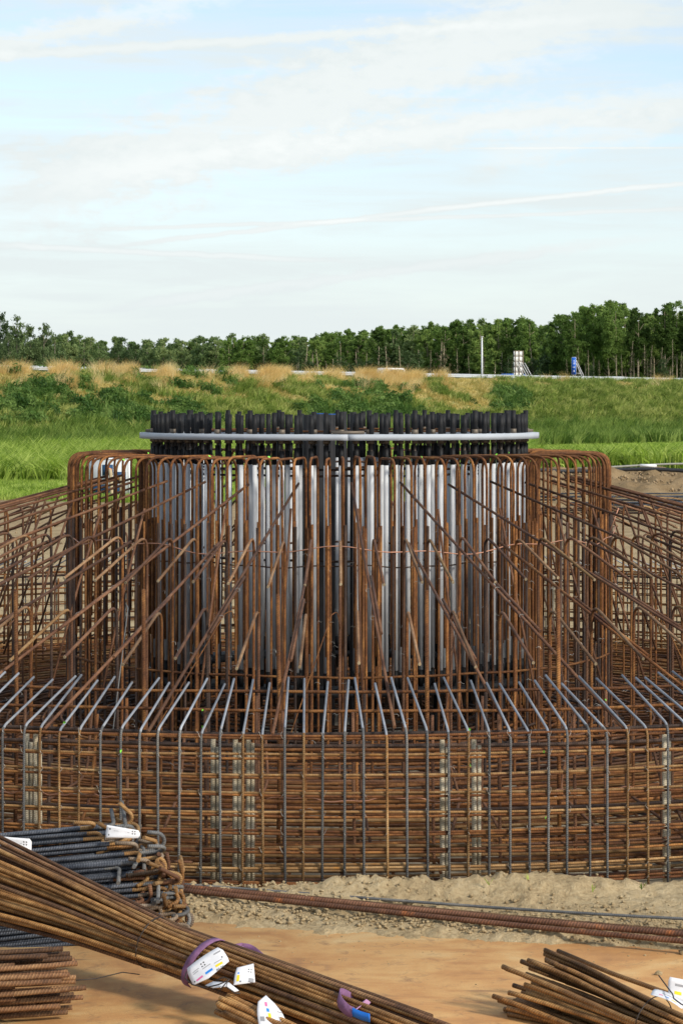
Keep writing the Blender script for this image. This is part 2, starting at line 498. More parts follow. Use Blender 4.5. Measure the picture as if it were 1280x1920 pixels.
# ------------------------------------------------------------------ mesh building
class MB:
    """Collects tubes, boxes and faces, then links them as one mesh object."""

    def __init__(self):
        self.v, self.l, self.t, self.m, self.uv, self.n = [], [], [], [], [], 0

    def add(self, verts, loops, totals, mat=0, uvs=None):
        verts = np.asarray(verts, dtype=np.float32).reshape(-1, 3)
        loops = np.asarray(loops, dtype=np.int32).ravel()
        totals = np.asarray(totals, dtype=np.int32).ravel()
        self.v.append(verts)
        self.l.append(loops + self.n)
        self.t.append(totals)
        self.m.append(np.full(len(totals), mat, dtype=np.int32) if np.isscalar(mat) else np.asarray(mat, dtype=np.int32))
        self.uv.append(np.zeros((len(loops), 2), np.float32) if uvs is None else np.asarray(uvs, np.float32))
        self.n += len(verts)

    def tube(self, pts, r, sides=7, mat=0, caps=True, mats=None):
        p = np.asarray([tuple(q) for q in pts], dtype=np.float64)
        n = len(p)
        rr = np.full(n, r) if np.isscalar(r) else np.asarray(r, dtype=np.float64)
        t = np.zeros_like(p)
        t[1:-1] = p[2:] - p[:-2]
        t[0] = p[1] - p[0]
        t[-1] = p[-1] - p[-2]
        t /= np.linalg.norm(t, axis=1)[:, None] + 1e-12
        a = np.array([0, 0, 1.0]) if abs(t[0][2]) < 0.9 else np.array([1.0, 0, 0])
        u = np.cross(t[0], a)
        u /= np.linalg.norm(u)
        U = np.zeros_like(p)
        U[0] = u
        for i in range(1, n):
            u = u - t[i] * np.dot(u, t[i])
            u /= np.linalg.norm(u) + 1e-12
            U[i] = u
        V = np.cross(t, U)
        ang = np.arange(sides) * 2 * PI / sides
        ca, sa = np.cos(ang), np.sin(ang)
        verts = p[:, None, :] + rr[:, None, None] * (U[:, None, :] * ca[None, :, None] + V[:, None, :] * sa[None, :, None])
        ln = np.concatenate([[0], np.cumsum(np.linalg.norm(np.diff(p, axis=0), axis=1))])
        i = np.arange(n - 1)[:, None]
        k = np.arange(sides)[None, :]
        k2 = (k + 1) % sides
        q = np.stack([i * sides + k, i * sides + k2, (i + 1) * sides + k2, (i + 1) * sides + k], -1)
        uu = np.broadcast_to(k / sides, (n - 1, sides))
        uu2 = uu + 1 / sides
        v0 = np.broadcast_to(ln[:-1][:, None], (n - 1, sides))
        v1 = np.broadcast_to(ln[1:][:, None], (n - 1, sides))
        uv = np.stack([np.stack([uu, v0], -1), np.stack([uu2, v0], -1), np.stack([uu2, v1], -1), np.stack([uu, v1], -1)], 2)
        loops = q.reshape(-1)
        tot = np.full((n - 1) * sides, 4)
        mi = np.full((n - 1) * sides, mat) if mats is None else np.repeat(np.asarray(mats), sides)
        uv = uv.reshape(-1, 2)
        if caps:
            loops = np.concatenate([loops, np.arange(sides)[::-1], (n - 1) * sides + np.arange(sides)])
            tot = np.concatenate([tot, [sides, sides]])
            mi = np.concatenate([mi, [mi[0], mi[-1]]])
            uv = np.concatenate([uv, np.zeros((2 * sides, 2))])
        self.add(verts.reshape(-1, 3), loops, tot, mi, uv)
        return self

    def box(self, c, s, mat=0, rot=None):
        x, y, z = s[0] / 2, s[1] / 2, s[2] / 2
        vs = [Vector((i, j, k)) for i in (-x, x) for j in (-y, y) for k in (-z, z)]
        if rot is not None:
            vs = [rot @ v for v in vs]
        vs = [tuple(v + Vector(c)) for v in vs]
        f = [0, 1, 3, 2, 4, 6, 7, 5, 0, 4, 5, 1, 2, 3, 7, 6, 0, 2, 6, 4, 1, 5, 7, 3]
        self.add(vs, f, [4] * 6, mat)
        return self

    def poly(self, verts, faces, mat=0):
        self.add([tuple(v) for v in verts], [i for f in faces for i in f], [len(f) for f in faces], mat)
        return self

    def mesh(self, name, mats, smooth=True):
        me = bpy.data.meshes.new(name)
        v = np.concatenate(self.v)
        l = np.concatenate(self.l)
        t = np.concatenate(self.t)
        me.vertices.add(len(v))
        me.vertices.foreach_set('co', v.ravel())
        me.loops.add(len(l))
        me.loops.foreach_set('vertex_index', l)
        me.polygons.add(len(t))
        st = np.concatenate([[0], np.cumsum(t)[:-1]]).astype(np.int32)
        me.polygons.foreach_set('loop_start', st)
        me.polygons.foreach_set('loop_total', t)
        me.polygons.foreach_set('material_index', np.concatenate(self.m))
        if smooth:
            me.polygons.foreach_set('use_smooth', (t <= 4))
        uvl = me.uv_layers.new(name='UVMap')
        uvl.data.foreach_set('uv', np.concatenate(self.uv).astype(np.float32).ravel())
        for m in (mats if isinstance(mats, (list, tuple)) else [mats]):
            me.materials.append(M[m] if isinstance(m, str) else m)
        me.update(calc_edges=True)
        return me


def link(name, me, parent=None, loc=(0, 0, 0), rot=(0, 0, 0), scale=(1, 1, 1)):
    o = bpy.data.objects.new(name, me)
    COL.objects.link(o)
    o.location = loc
    o.rotation_euler = rot
    o.scale = scale
    if parent is not None:
        o.parent = parent
    return o


def thing(name, label, cat, loc=(0, 0, 0), rotz=0.0, group=None):
    o = bpy.data.objects.new(name, None)
    COL.objects.link(o)
    o.empty_display_size = 0.2
    o.location = loc
    o.rotation_euler = (0, 0, rotz)
    return tag(o, label, cat, group)


def tag(o, label=None, cat=None, group=None, kind=None):
    if label:
        o['label'] = label
    if cat:
        o['category'] = cat
    if group:
        o['group'] = group
    if kind:
        o['kind'] = kind
    return o


def fillet(pts, rad, seg=5):
    """Round the inner corners of a polyline."""
    pts = [Vector(p) for p in pts]
    out = [pts[0]]
    for i in range(1, len(pts) - 1):
        a, b, c = pts[i - 1], pts[i], pts[i + 1]
        u, v = (a - b), (c - b)
        la, lb = u.length, v.length
        u.normalize()
        v.normalize()
        ang = u.angle(v)
        d = min(rad / math.tan(ang / 2), la * 0.48, lb * 0.48)
        p0, p1 = b + u * d, b + v * d
        for k in range(seg + 1):
            t = k / seg
            out.append(p0.lerp(b, t).lerp(b.lerp(p1, t), t))
    out.append(pts[-1])
    return out


def rad(r, z, t=0.0):
    return Vector((t, -r, z))


def cone(r):
    return 3.51 - 0.257 * r


def smooth(a, b, x):
    t = np.clip((x - a) / (b - a), 0, 1)
    return t * t * (3 - 2 * t)


# ------------------------------------------------------------------ ground
LA, LB = np.array([-30.5, 182.5]), np.array([44.0, 273.5])     # the crash barrier on the bank
LD = (LB - LA) / np.linalg.norm(LB - LA)
LN = np.array([LD[1], -LD[0]])
PLATE_A, PLATE_B = (-1.17, -9.95), (2.28, -10.86)


def plate_edge(x):
    return PLATE_A[1] + (x - PLATE_A[0]) * (PLATE_B[1] - PLATE_A[1]) / (PLATE_B[0] - PLATE_A[0])


def vfbm(xs, ys, scale, octv=4, seed=0.0):
    out = np.empty(len(xs))
    for i in range(len(xs)):
        out[i] = mnoise.fractal(Vector((xs[i] * scale + seed, ys[i] * scale - seed, seed)), 0.9, 2.1, octv)
    return out


def ground_base(x, y):
    """Terrain height without the fine clods."""
    s = (x - LA[0]) * LN[0] + (y - LA[1]) * LN[1]
    z = 6.6 * (1 - smooth(0.5, 27, s)) * smooth(-44, -26, s)
    dm = y - 74.5                                     # spoil heap behind the cage on the right
    mound = 0.85 * smooth(5.0, 8.0, x) * (1 - smooth(26, 34, x)) * np.exp(-(dm / 7.0) ** 2)
    return z + mound


print('ground')


def make_ground():
    def axis(parts):
        a = []
        for lo, hi, st in parts:
            a.append(np.arange(lo, hi, st))
        return np.unique(np.round(np.concatenate(a), 4))

    xs = axis([(-3000, -200, 200), (-200, -60, 12), (-60, -12, 2.0), (-12, -3.2, 0.25), (-3.2, 3.4, 0.034), (3.4, 22, 0.22), (22, 36, 1.0), (36, 70, 4), (70, 200, 12), (200, 3001, 200)])
    ys = axis([(-400, -60, 40), (-60, -20, 3), (-20, -14.2, 0.25), (-14.2, -8.2, 0.034), (-8.2, 12, 0.4), (12, 60, 1.0), (60, 90, 0.3), (90, 330, 2.5), (330, 600, 20), (600, 5001, 250)])
    X, Y = np.meshgrid(xs, ys)
    x, y = X.ravel(), Y.ravel()
    z = ground_base(x, y)
    r = np.hypot(x, y)
    near = (np.abs(x) < 4.0) & (y > -14.5) & (y < -8.0)
    mid = (np.abs(x) < 14) & (y > -20) & (y < 12) & ~near
    far = (y > 60) & (y < 92) & (x > 3) & (x < 40)
    n1 = np.zeros_like(x)
    n2 = np.zeros_like(x)
    n3 = np.zeros_like(x)
    idx = np.nonzero(near)[0]
    n1[idx] = vfbm(x[idx], y[idx], 1.6, 3, 3.3)
    n2[idx] = vfbm(x[idx], y[idx], 7.0, 5, 1.3)
    n3[idx] = vfbm(x[idx], y[idx], 19.0, 3, 8.3)
    idx = np.nonzero(mid)[0]
    n1[idx] = vfbm(x[idx], y[idx], 1.2, 4, 3.3)
    idx = np.nonzero(far)[0]
    n1[idx] = vfbm(x[idx], y[idx], 0.9, 5, 3.3)
    e = r - 9.1
    bx = 0.35 + 0.65 * np.exp(-((x - 0.35) / 0.55) ** 2) + 0.65 * np.exp(-((x - 1.45) / 0.6) ** 2)
    bx *= 1 - 0.35 * smooth(1.9, 2.4, x)
    berm = 0.140 * np.exp(-((e - 0.38) / 0.26) ** 2) * bx
    soil = 0.035 + berm + 0.035 * n1 + (0.036 + 0.30 * berm) * np.abs(n2) + 0.016 * n3
    front = (y < 0)
    pe = plate_edge(x)
    on_plate = smooth(-0.02, 0.32, pe - y + 0.10 * n2 + 0.12 * n1)
    zz = np.where(front, soil * (1 - on_plate) + (-0.035) * on_plate, 0.03 * n1)
    zz = np.where(e < 0.42, zz * smooth(0.02, 0.42, e + 0.10 * n2) - 0.14 * (1 - smooth(-0.12, 0.2, e + 0.08 * n1)), zz)
    z = z + np.where(near | mid, zz, 0) + np.where(far, 0.45 * n1, 0)
    z = np.where(~(near | mid) & (r < 12), z - 0.14 * (r < 9.2), z)
    ny, nx = X.shape
    i = np.arange(ny - 1)[:, None]
    j = np.arange(nx - 1)[None, :]
    q = np.stack([i * nx + j, i * nx + j + 1, (i + 1) * nx + j + 1, (i + 1) * nx + j], -1).reshape(-1)
    mb = MB()
    mb.add(np.stack([x, y, z], -1), q, np.full((ny - 1) * (nx - 1), 4))
    me = mb.mesh('ground', 'soil')
    edge = 62.5 + 2.5 * np.sin(x * 0.35) + 1.5 * np.sin(x * 1.3)
    edge = np.where(x > 4.5, 76.0, edge)
    veg = smooth(0, 3, y - edge)
    s = (x - LA[0]) * LN[0] + (y - LA[1]) * LN[1]
    lawn = veg * smooth(29, 33, s)
    a = me.attributes.new('veg', 'FLOAT', 'POINT')
    a.data.foreach_set('value', veg.astype(np.float32))
    a = me.attributes.new('lawn', 'FLOAT', 'POINT')
    a.data.foreach_set('value', lawn.astype(np.float32))
    a = me.attributes.new('spoil', 'FLOAT', 'POINT')
    a.data.foreach_set('value', (smooth(20, 48, y) * (0.55 + 0.45 * smooth(58, 68, y))).astype(np.float32))
    g = link('ground', me)
    tag(g, kind='structure')


make_ground()

# blinding concrete under the cage
mb = MB()
n = 120
vs = [(9.22 * math.cos(2 * PI * k / n), 9.22 * math.sin(2 * PI * k / n), z) for z in (-0.13, -0.095) for k in range(n)]
mb.poly(vs, [list(range(n, 2 * n))] + [[k, (k + 1) % n, n + (k + 1) % n, n + k] for k in range(n)])
tag(link('blinding_slab', mb.mesh('blinding_slab', 'concrete', False)), kind='structure')

# road on the bank
mb = MB()
for k in range(-6, 10):
    a, b = LA + LD * 60 * k, LA + LD * 60 * (k + 1)
    p = [a - LN * 4, b - LN * 4, b - LN * 22, a - LN * 22]
    mb.poly([(q[0], q[1], 6.625) for q in p], [[0, 1, 2, 3]])
tag(link('road', mb.mesh('road', 'asphalt', False)), kind='structure')

# steel road plate in the foreground
def make_plate():
    mb = MB()
    ax, ay = -3.4, plate_edge(-3.4)
    bx, by = 3.6, plate_edge(3.6)
    t = Vector((bx - ax, by - ay, 0)).normalized()
    nrm = Vector((t.y, -t.x, 0))
    A, B = Vector((ax, ay, 0)), Vector((bx, by, 0))
    C_, D_ = B + nrm * 6.0, A + nrm * 6.0
    top = [A, B, C_, D_]
    vs = [(p.x, p.y, -0.022) for p in top] + [(p.x, p.y, 0.0) for p in top]
    mb.poly(vs, [[3, 2, 1, 0], [4, 5, 6, 7], [0, 1, 5, 4], [1, 2, 6, 5], [2, 3, 7, 6], [3, 0, 4, 7]])
    o = link('road_plate', mb.mesh('road_plate', 'plate', False))
    b = o.modifiers.new('bevel', 'BEVEL')
    b.width = 0.004
    tag(o, 'large flat rust-orange steel plate dusted with sand under the bar bundles', 'steel plate')


make_plate()

# ------------------------------------------------------------------ the rebar cage
print('cage')
cage = thing('rebar_cage', 'huge circular rusty reinforcement cage of a foundation standing round the grey tubes', 'rebar cage')


def ring_parts(name, meshes, n, phase=0.0, jit=0.0, zj=0.0, keep=None, parent=cage):
    out = []
    for k in range(n):
        th = phase + 2 * PI * k / n + random.uniform(-jit, jit)
        if keep is not None and not keep(th):
            continue
        out.append(link(name, random.choice(meshes), parent, (0, 0, random.uniform(-zj, zj)), (0, 0, th)))
    return out


def variants(nv, fn):
    out = []
    for i in range(nv):
        mb = MB()
        mats = fn(mb, i)
        out.append(mb.mesh('bar', mats))
    return out


rj = lambda a: random.uniform(-a, a)

# tall hairpins straddling the tubes
hp = variants(6, lambda mb, i: (mb.tube(fillet([rad(2.25 + rj(.012), 1.15 + rj(.06), rj(.012)), rad(2.25 + rj(.006), 3.09, rj(.006)), rad(3.04, 3.09 + rj(.006), rj(.006)), rad(3.04 + rj(.014), 1.15 + rj(.06), rj(.012))], 0.17, 7), 0.0135, 8), 'rust')[1])

# starter bars lapped with the hairpin legs, inner and outer circle
def starter(r0, sgn):
    def f(mb, i):
        zt = 2.40 + rj(.03)
        mb.tube(fillet([rad(r0 + 0.9 * sgn, 0.03, rj(.02)), rad(r0, 0.03, 0), rad(r0 + rj(.01), zt, rj(.012))], 0.14, 4), 0.0135, 8)
        return random.choice(['rust', 'rust', 'rust_dark'])
    return f


so, si = variants(5, starter(3.055, 1)), variants(5, starter(2.278, 1))
for k in range(112):
    th = R(0.9) + 2 * PI * k / 112 + random.uniform(-R(.4), R(.4))
    link('hairpin_bar', random.choice(hp), cage, (0, 0, rj(.012)), (0, 0, th))
    link('starter_bar', random.choice(so), cage, (0, 0, rj(.02)), (0, 0, th + R(random.choice([-.42, .42, .3]))))
    link('starter_bar', random.choice(si), cage, (0, 0, rj(.02)), (0, 0, th + R(random.choice([.12, .3]))))

# hooked bars: foot on the bottom mat, upright, hook, long tail down the slope of the cone
def hook(rp, tail, foot):
    def f(mb, i):
        zt = cone(rp) + 0.01
        rt = rp + tail + rj(.06)
        pts = fillet([rad(rp + foot, 0.05, rj(.02)), rad(rp, 0.05, 0), rad(rp, zt + 0.10, rj(.012)), rad(rt, cone(rt) + 0.02 + rj(.03), rj(.02))], 0.13, 6)
        end = pts[-1] + (pts[-1] - pts[-2]).normalized() * 0.004
        mb.tube(pts + [end], 0.0135, 9, mats=[0] * (len(pts) - 4) + [1] * 3 + [2])
        return [['rust', 'rust_brown', 'rust', 'rust', 'rust_dark', 'rust', 'rust_brown'][i], ['tail', 'tail', 'rust_brown', 'tail', 'rust_brown', 'tail', 'rust_tan'][i], 'cut_end']
    return f


ring_parts('hook_bar', variants(7, hook(4.70, 1.02, 0.6)), 108, R(0.35), R(0.35), 0.02)
ring_parts('hook_bar', variants(7, hook(6.64, 1.08, 0.7)), 100, R(1.2), R(0.3), 0.02)

# long straight bars lying on the cone
def radial(r0, r1, lap):
    def f(mb, i):
        a, b = r0 + rj(.05), r1 + rj(.1)
        sag = rj(.012)
        mb.tube([rad(a - .004, cone(a), 0), rad((a + b) / 2, cone((a + b) / 2) - abs(sag), sag), rad(b, cone(b) - .01, 0)], 0.0135, 8)
        if lap:
            mb.tube([rad(lap - 0.55, cone(lap - .55) + 0.004, 0.029), rad(lap + 0.9, cone(lap + .9) + 0.004, 0.027)], 0.0135, 8)
        return random.choice(['rust_brown', 'rust_brown', 'rust'])
    return f


ring_parts('radial_bar', variants(4, radial(2.68, 9.02, 6.1)), 32, R(2.4), R(0.35), 0.008)
ring_parts('radial_bar', variants(4, radial(4.62, 9.02, 6.7)), 32, R(8.1), R(0.5), 0.008)

# leaning braces behind the hooks, and the thin stays with a small hook on top
def lean(mb, i):
    b = rj(.06)
    mb.tube([rad(3.45 + b, 2.60 + rj(.03), 0), rad(3.75 + b, 1.8, rj(.02)), rad(4.15 + b, 0.7, 0)], 0.0125, 7)
    return 'rust_brown'


ring_parts('leaning_bar', variants(3, lean), 30, R(3.3), R(1.5))


def stay(mb, i):
    s = random.choice([-1, 1])
    mb.tube(fillet([rad(7.6 + rj(.2), 0.9, 0.34 * s + rj(.05)), rad(6.35, 1.83, 0.0), rad(6.27, 1.86, -0.05 * s), rad(6.25, 1.70, -0.075 * s)], 0.045, 5), 0.005, 6)
    return random.choice(['rust_brown', 'steel', 'rust'])


ring_parts('thin_stay', variants(5, stay), 42, R(0.2), R(0.8), 0.03)

# stout uprights that stand proud of the cone near the rim
def upright(mb, i):
    mb.tube([rad(8.02, -0.06, rj(.02)), rad(8.0, 1.0, 0), rad(8.0, 2.15 + rj(.03), rj(.015))], 0.0165, 9)
    return 'rust'


ring_parts('upright_bar', variants(3, upright), 46, R(4.9), R(0.4))

# inner uprights of the rim zone: seen through the mesh wall
def inner_up(r0, h, rr=.0135):
    def f(mb, i):
        mb.tube(fillet([rad(r0 - 0.9, 0.04, rj(.02)), rad(r0, 0.04, 0), rad(r0 + rj(.02), h + rj(.05), rj(.02))], 0.1, 4), rr, 7)
        return random.choice(['rust', 'rust_dark', 'rust_brown'])
    return f


ring_parts('rim_upright', variants(4, inner_up(8.55, 1.30)), 90, R(0.7), R(0.6), 0.03)
ring_parts('rim_upright', variants(3, inner_up(7.45, 1.25)), 48, R(1.7), R(0.6), 0.03)

# rim wall: upright bars bent inward along the cone
def wall_bar(mb, i):
    j = rj(.03)
    a, b = rad(9.115, -0.05, rj(.008)), rad(9.115, 1.18 + rj(.012), 0)
    c = rad(8.12 + j, cone(8.12 + j) + 0.03 + rj(.03), rj(.05))
    pts = fillet([a, b, c], 0.10, 5)
    pts = [a, a.lerp(pts[1], 0.5)] + pts[1:]
    mats = [0] * 3 + [0] * 2 + [1] * (len(pts) - 1 - 5)
    if i % 4 == 2:
        mats[-3] = mats[-2] = 0
    mb.tube(pts, 0.0098, 8, mats=mats)
    return ['steel', 'steel_end'] if i % 5 != 4 else ['rust_tan', 'steel_end']


wv = variants(10, wall_bar)
NW = 372


def in_view(th):
    a = abs((math.degrees(th) + 180) % 360 - 180)
    return a < 66 or a > 104


ring_parts('wall_bar', wv, NW, R(0.3), R(0.10), 0.010, keep=in_view)
mb = MB()
for k in range(NW):
    th = R(0.3) + 2 * PI * k / NW
    if in_view(th):
        continue
    c_, s_ = math.cos(th), math.sin(th)
    pts = fillet([rad(9.115, -0.05), rad(9.115, 1.18), rad(8.12, cone(8.12) + .03)], 0.1, 3)
    mb.tube([(p.x * c_ - p.y * s_, p.x * s_ + p.y * c_, p.z) for p in pts], 0.0105, 6)
tag(link('wall_bars', mb.mesh('wall_bars', 'steel'), cage), kind='stuff')


# hoops
def hoop(r0, z0, rr, mat, wob=0.008, wr=0.006, sides=6, seg=220, parent=cage, a0=0.0, a1=2 * PI, name='hoop_bar'):
    ks = [random.uniform(0, 2 * PI) for _ in range(4)]
    nn = max(12, int(seg * (a1 - a0) / (2 * PI)))
    pts = []
    for k in range(nn + 1):
        t = a0 + (a1 - a0) * k / nn
        dz = wob * (math.sin(9 * t + ks[0]) + 0.6 * math.sin(23 * t + ks[1])) * 0.6
        dr = wr * (math.sin(13 * t + ks[2]) + 0.5 * math.sin(31 * t + ks[3])) * 0.6
        if a1 - a0 > 6.28 and k == nn:
            t = a0
            dz = wob * (math.sin(9 * t + ks[0]) + 0.6 * math.sin(23 * t + ks[1])) * 0.6
            dr = wr * (math.sin(13 * t + ks[2]) + 0.5 * math.sin(31 * t + ks[3])) * 0.6
        pts.append(((r0 + dr) * math.sin(t), -(r0 + dr) * math.cos(t), z0 + dz))
    m_ = MB()
    m_.tube(pts, rr, sides, caps=a1 - a0 < 6.28)
    return link(name, m_.mesh(name, mat), parent)


ZL = [1.150, 1.006, .862, .720, .575, .435, .300, .168, .060]
for z in ZL:
    hoop(9.092, z + 0.011, 0.0105, random.choice(['rust_tan', 'rust_tan', 'rust']), 0.010)
    hoop(9.092, z - 0.011, 0.0105, random.choice(['rust_tan', 'rust']), 0.010)
# lap lengths that run beside some hoops
for i in range(10):
    z = random.choice(ZL[1:-1])
    t0 = R(random.uniform(-16, 12))
    hoop(9.07, z + random.choice([-.034, .034]), 0.0105, random.choice(['rust_tan', 'rust', 'rust_brown']), 0.004, 0.003, a0=t0, a1=t0 + R(random.uniform(5, 9)), seg=300)
hoop(8.80, 1.04, 0.016, 'rust_dark')
hoop(8.83, 1.14, 0.016, 'rust_dark')
hoop(8.60, 0.985, 0.014, 'rust')
hoop(8.30, 1.24, 0.0135, 'rust')
hoop(7.90, 1.34, 0.0135, 'rust')
hoop(8.66, 0.60, 0.014, 'rust')
hoop(8.62, 0.52, 0.014, 'rust_dark')
hoop(2.20, 1.95, 0.008, 'rust_dark', 0.02)
hoop(1.74, 2.95, 0.014, 'rust_dark')
hoop(1.74, 2.88, 0.014, 'rust_dark')
hoop(1.74, 1.98, 0.014, 'rust_dark')
hoop(3.06, 0.9, 0.0135, 'rust')
hoop(7.2, 0.30, 0.014, 'rust', 0.02)
hoop(6.4, 0.34, 0.014, 'rust', 0.02)
# bottom mat: two layers of hoops, and the spokes below them
r0 = 1.1
lay = 0
mats_ = ['rust', 'rust', 'rust_tan', 'rust_brown', 'rust_dark']
while r0 < 8.95:
    inner = r0 < 4.5
    mm = (lambda: random.choice(['rust_dark', 'rust', 'rust_brown'])) if inner else (lambda: random.choice(['rust', 'rust_tan', 'rust_tan', 'rust', 'rust_brown']))
    sg = 110 if inner else 190
    hoop(r0, 0.0 + rj(.004), 0.0135, mm(), 0.006, 0.010, 6, sg, name='mat_hoop')
    hoop(r0 + 0.06, 0.150 + rj(.01), 0.0135, mm(), 0.010, 0.012, 6, sg, name='mat_hoop')
    if r0 > 5.2 and lay % 2 == 0:
        hoop(r0 + 0.02, 0.27 + rj(.02), 0.0125, mm(), 0.014, 0.015, 6, sg, name='mat_hoop')
    r0 += 0.195 + rj(.015)
    lay += 1
sp = variants(4, lambda mb, i: (mb.tube([rad(1.0, -0.028, 0), rad(5, -0.028, rj(.02)), rad(9.0, -0.028, 0)], 0.0135, 6), random.choice(['rust', 'rust_dark', 'rust_brown']))[1])
ring_parts('spoke_bar', sp, 120, 0.0, R(0.3))
sp2 = variants(3, lambda mb, i: (mb.tube([rad(3.2, 0.122, 0), rad(9.0, 0.122 + rj(.01), rj(.02))], 0.0135, 6), random.choice(['rust', 'rust_brown']))[1])
ring_parts('spoke_bar', sp2, 96, R(1.1), R(0.4))
# slack diagonal bars lying inside the rim zone
def loose(mb, i):
    a = random.uniform(6.5, 7.6)
    b = a + random.uniform(0.8, 1.3)
    mb.tube(fillet([rad(a, random.uniform(.75, 1.1), rj(.1)), rad(a + .12, .45, rj(.1)), rad(b, 0.18, rj(.5))], 0.2, 4), 0.0125, 7)
    return random.choice(['rust', 'rust_brown', 'rust_tan'])


ring_parts('brace_bar', variants(8, loose), 76, R(0.5), R(1.5))

# mud caked spacer bars inside the wall, in pairs
def mudbar(mb, i):
    w = random.choice([0.0, 0.035])
    mb.tube([rad(8.98, -0.06, 0), rad(8.97, 1.11 + rj(.03), rj(.01))], 0.019, 8)
    if w:
        mb.tube([rad(8.97, -0.06, w), rad(8.98, 1.08 + rj(.03), w)], 0.015, 8)
    return 'mud'


mv = variants(3, mudbar)
for px in (-260, -130, 40, 58, 400, 441, 466, 832, 893, 1262, 1400, 1530):
    th = math.asin((px - 636) / F * 17.5 / 9.0)
    link('spacer_bar', random.choice(mv), cage, (0, 0, 0), (0, 0, th))
    link('spacer_bar', random.choice(mv), cage, (0, 0, 0), (0, 0, th + PI * 0.97))

# tie wire at the crossings: too many to pick apart
mb = MB()
for deg in [x * 360 / NW + 0.3 for x in range(-24, 25)]:
    for z in ZL:
        if random.random() < 0.55:
            th = R(deg)
            c_, s_ = math.cos(th), math.sin(th)
            sg = random.choice([-1, 1])
            loc = [rad(9.108, z - .02, -.014 * sg), rad(9.131, z, 0), rad(9.108, z + .022, .014 * sg), rad(9.125, z + .04 + rj(.01), .012 * sg + rj(.01))]
            mb.tube([(p.x * c_ - p.y * s_, p.x * s_ + p.y * c_, p.z) for p in loc], 0.0016, 4)
for k in range(420):
    th = R(random.uniform(-60, 60))
    r_ = random.choice([3.04, 3.04, 2.25, 4.7, 6.64, 8.0])
    z = random.uniform(0.9, 2.4) if r_ < 4 else random.uniform(0.2, cone(r_) - .2)
    c_, s_ = math.cos(th), math.sin(th)
    loc = [rad(r_ + .01, z, -.02), rad(r_ + .018, z + .01, 0), rad(r_ + .012, z + rj(.01), .022), rad(r_ + .03, z + rj(.02), .03)]
    mb.tube([(p.x * c_ - p.y * s_, p.x * s_ + p.y * c_, p.z) for p in loc], 0.0016, 4)
tag(link('tie_wires', mb.mesh('tie_wires', 'wire'), cage), kind='stuff')

# ties round the lapped tails
tm = MB()
tm.tube([(0.024 * math.cos(a) + .014, 0, 0.017 * math.sin(a)) for a in np.linspace(0, 2 * PI, 9)], 0.002, 5)
tme = tm.mesh('tie', 'wire')
for th0, r1 in [(R(2.4 + 11.25 * k), rr) for k in range(-5, 6) for rr in (5.9, 6.6)]:
    o = link('lap_tie', tme, cage, rad(r1, cone(r1), 0), (R(-14), 0, 0))
    o.location = Matrix.Rotation(th0, 3, 'Z') @ Vector(o.location)
    o.rotation_euler = (R(-14), 0, th0)

# bright green plastic scraps
gm = MB()
gm.poly([(0, 0, 0), (.03, 0, .004), (.034, 0, .02), (.012, -.006, .026), (-.004, 0, .014), (.014, -.012, .012)], [[0, 1, 5], [1, 2, 5], [2, 3, 5], [3, 4, 5], [4, 0, 5]])
gme = gm.mesh('scrap', 'green_tag', False)
for px, py, d in [(229, 1407, 17.5), (381, 1368, 17.6), (378, 1332, 18), (880, 1370, 17.6), (882, 1438, 17.4), (1021, 1409, 17.4), (1023, 1532, 17.4), (1136, 1315, 18), (230, 862, 23.6), (395, 857, 23.4), (502, 857, 23.4), (742, 857, 23.4), (790, 857, 23.4), (932, 852, 24), (953, 851, 24), (280, 850, 25), (190, 848, 26.2), (125, 1354, 17.7)]:
    o = link('plastic_scrap', gme, cage, P(px, py, d), (rj(1), rj(1), rj(3)), (.75,) * 3)

# ------------------------------------------------------------------ anchor cage: flange, bolts, tubes
print('anchor')
anchor = thing('anchor_cage', 'ring of grey tubes with black capped bolts held by a grey steel flange', 'anchor cage')


def annulus(r0, r1, z0, z1, a0, a1, seg, mat, name, parent):
    mb = MB()
    vs = []
    for k in range(seg + 1):
        t = a0 + (a1 - a0) * k / seg
        for r_, z_ in ((r0, z0), (r1, z0), (r1, z1), (r0, z1)):
            vs.append((r_ * math.sin(t), -r_ * math.cos(t), z_))
    fs = []
    for k in range(seg):
        b = 4 * k
        for q in range(4):
            fs.append([b + q, b + (q + 1) % 4, b + 4 + (q + 1) % 4, b + 4 + q])
    fs += [[3, 2, 1, 0], [4 * seg, 4 * seg + 1, 4 * seg + 2, 4 * seg + 3]]
    mb.poly(vs, fs)
    me = mb.mesh(name, mat, False)
    o = link(name, me, parent)
    return o


for k in range(4):
    a = R(2.4 + 90 * k)
    annulus(1.80, 2.25, 3.262, 3.325, a + 0.0012, a + R(90) - 0.0012, 40, 'flange', 'flange_segment', anchor)
    # joint plate on top
    mbj = MB()
    mbj.box((0, -2.03, 3.345), (0.34, 0.3, 0.03))
    link('joint_plate', mbj.mesh('joint_plate', 'nut', False), anchor, (0, 0, 0), (0, 0, a))
annulus(1.76, 2.27, 0.60, 0.66, 0, 2 * PI - 1e-4, 96, 'black', 'bottom_flange', anchor)
annulus(1.62, 1.74, 3.34, 3.36, 0, 2 * PI - 1e-4, 96, 'rust', 'inner_ring', anchor)

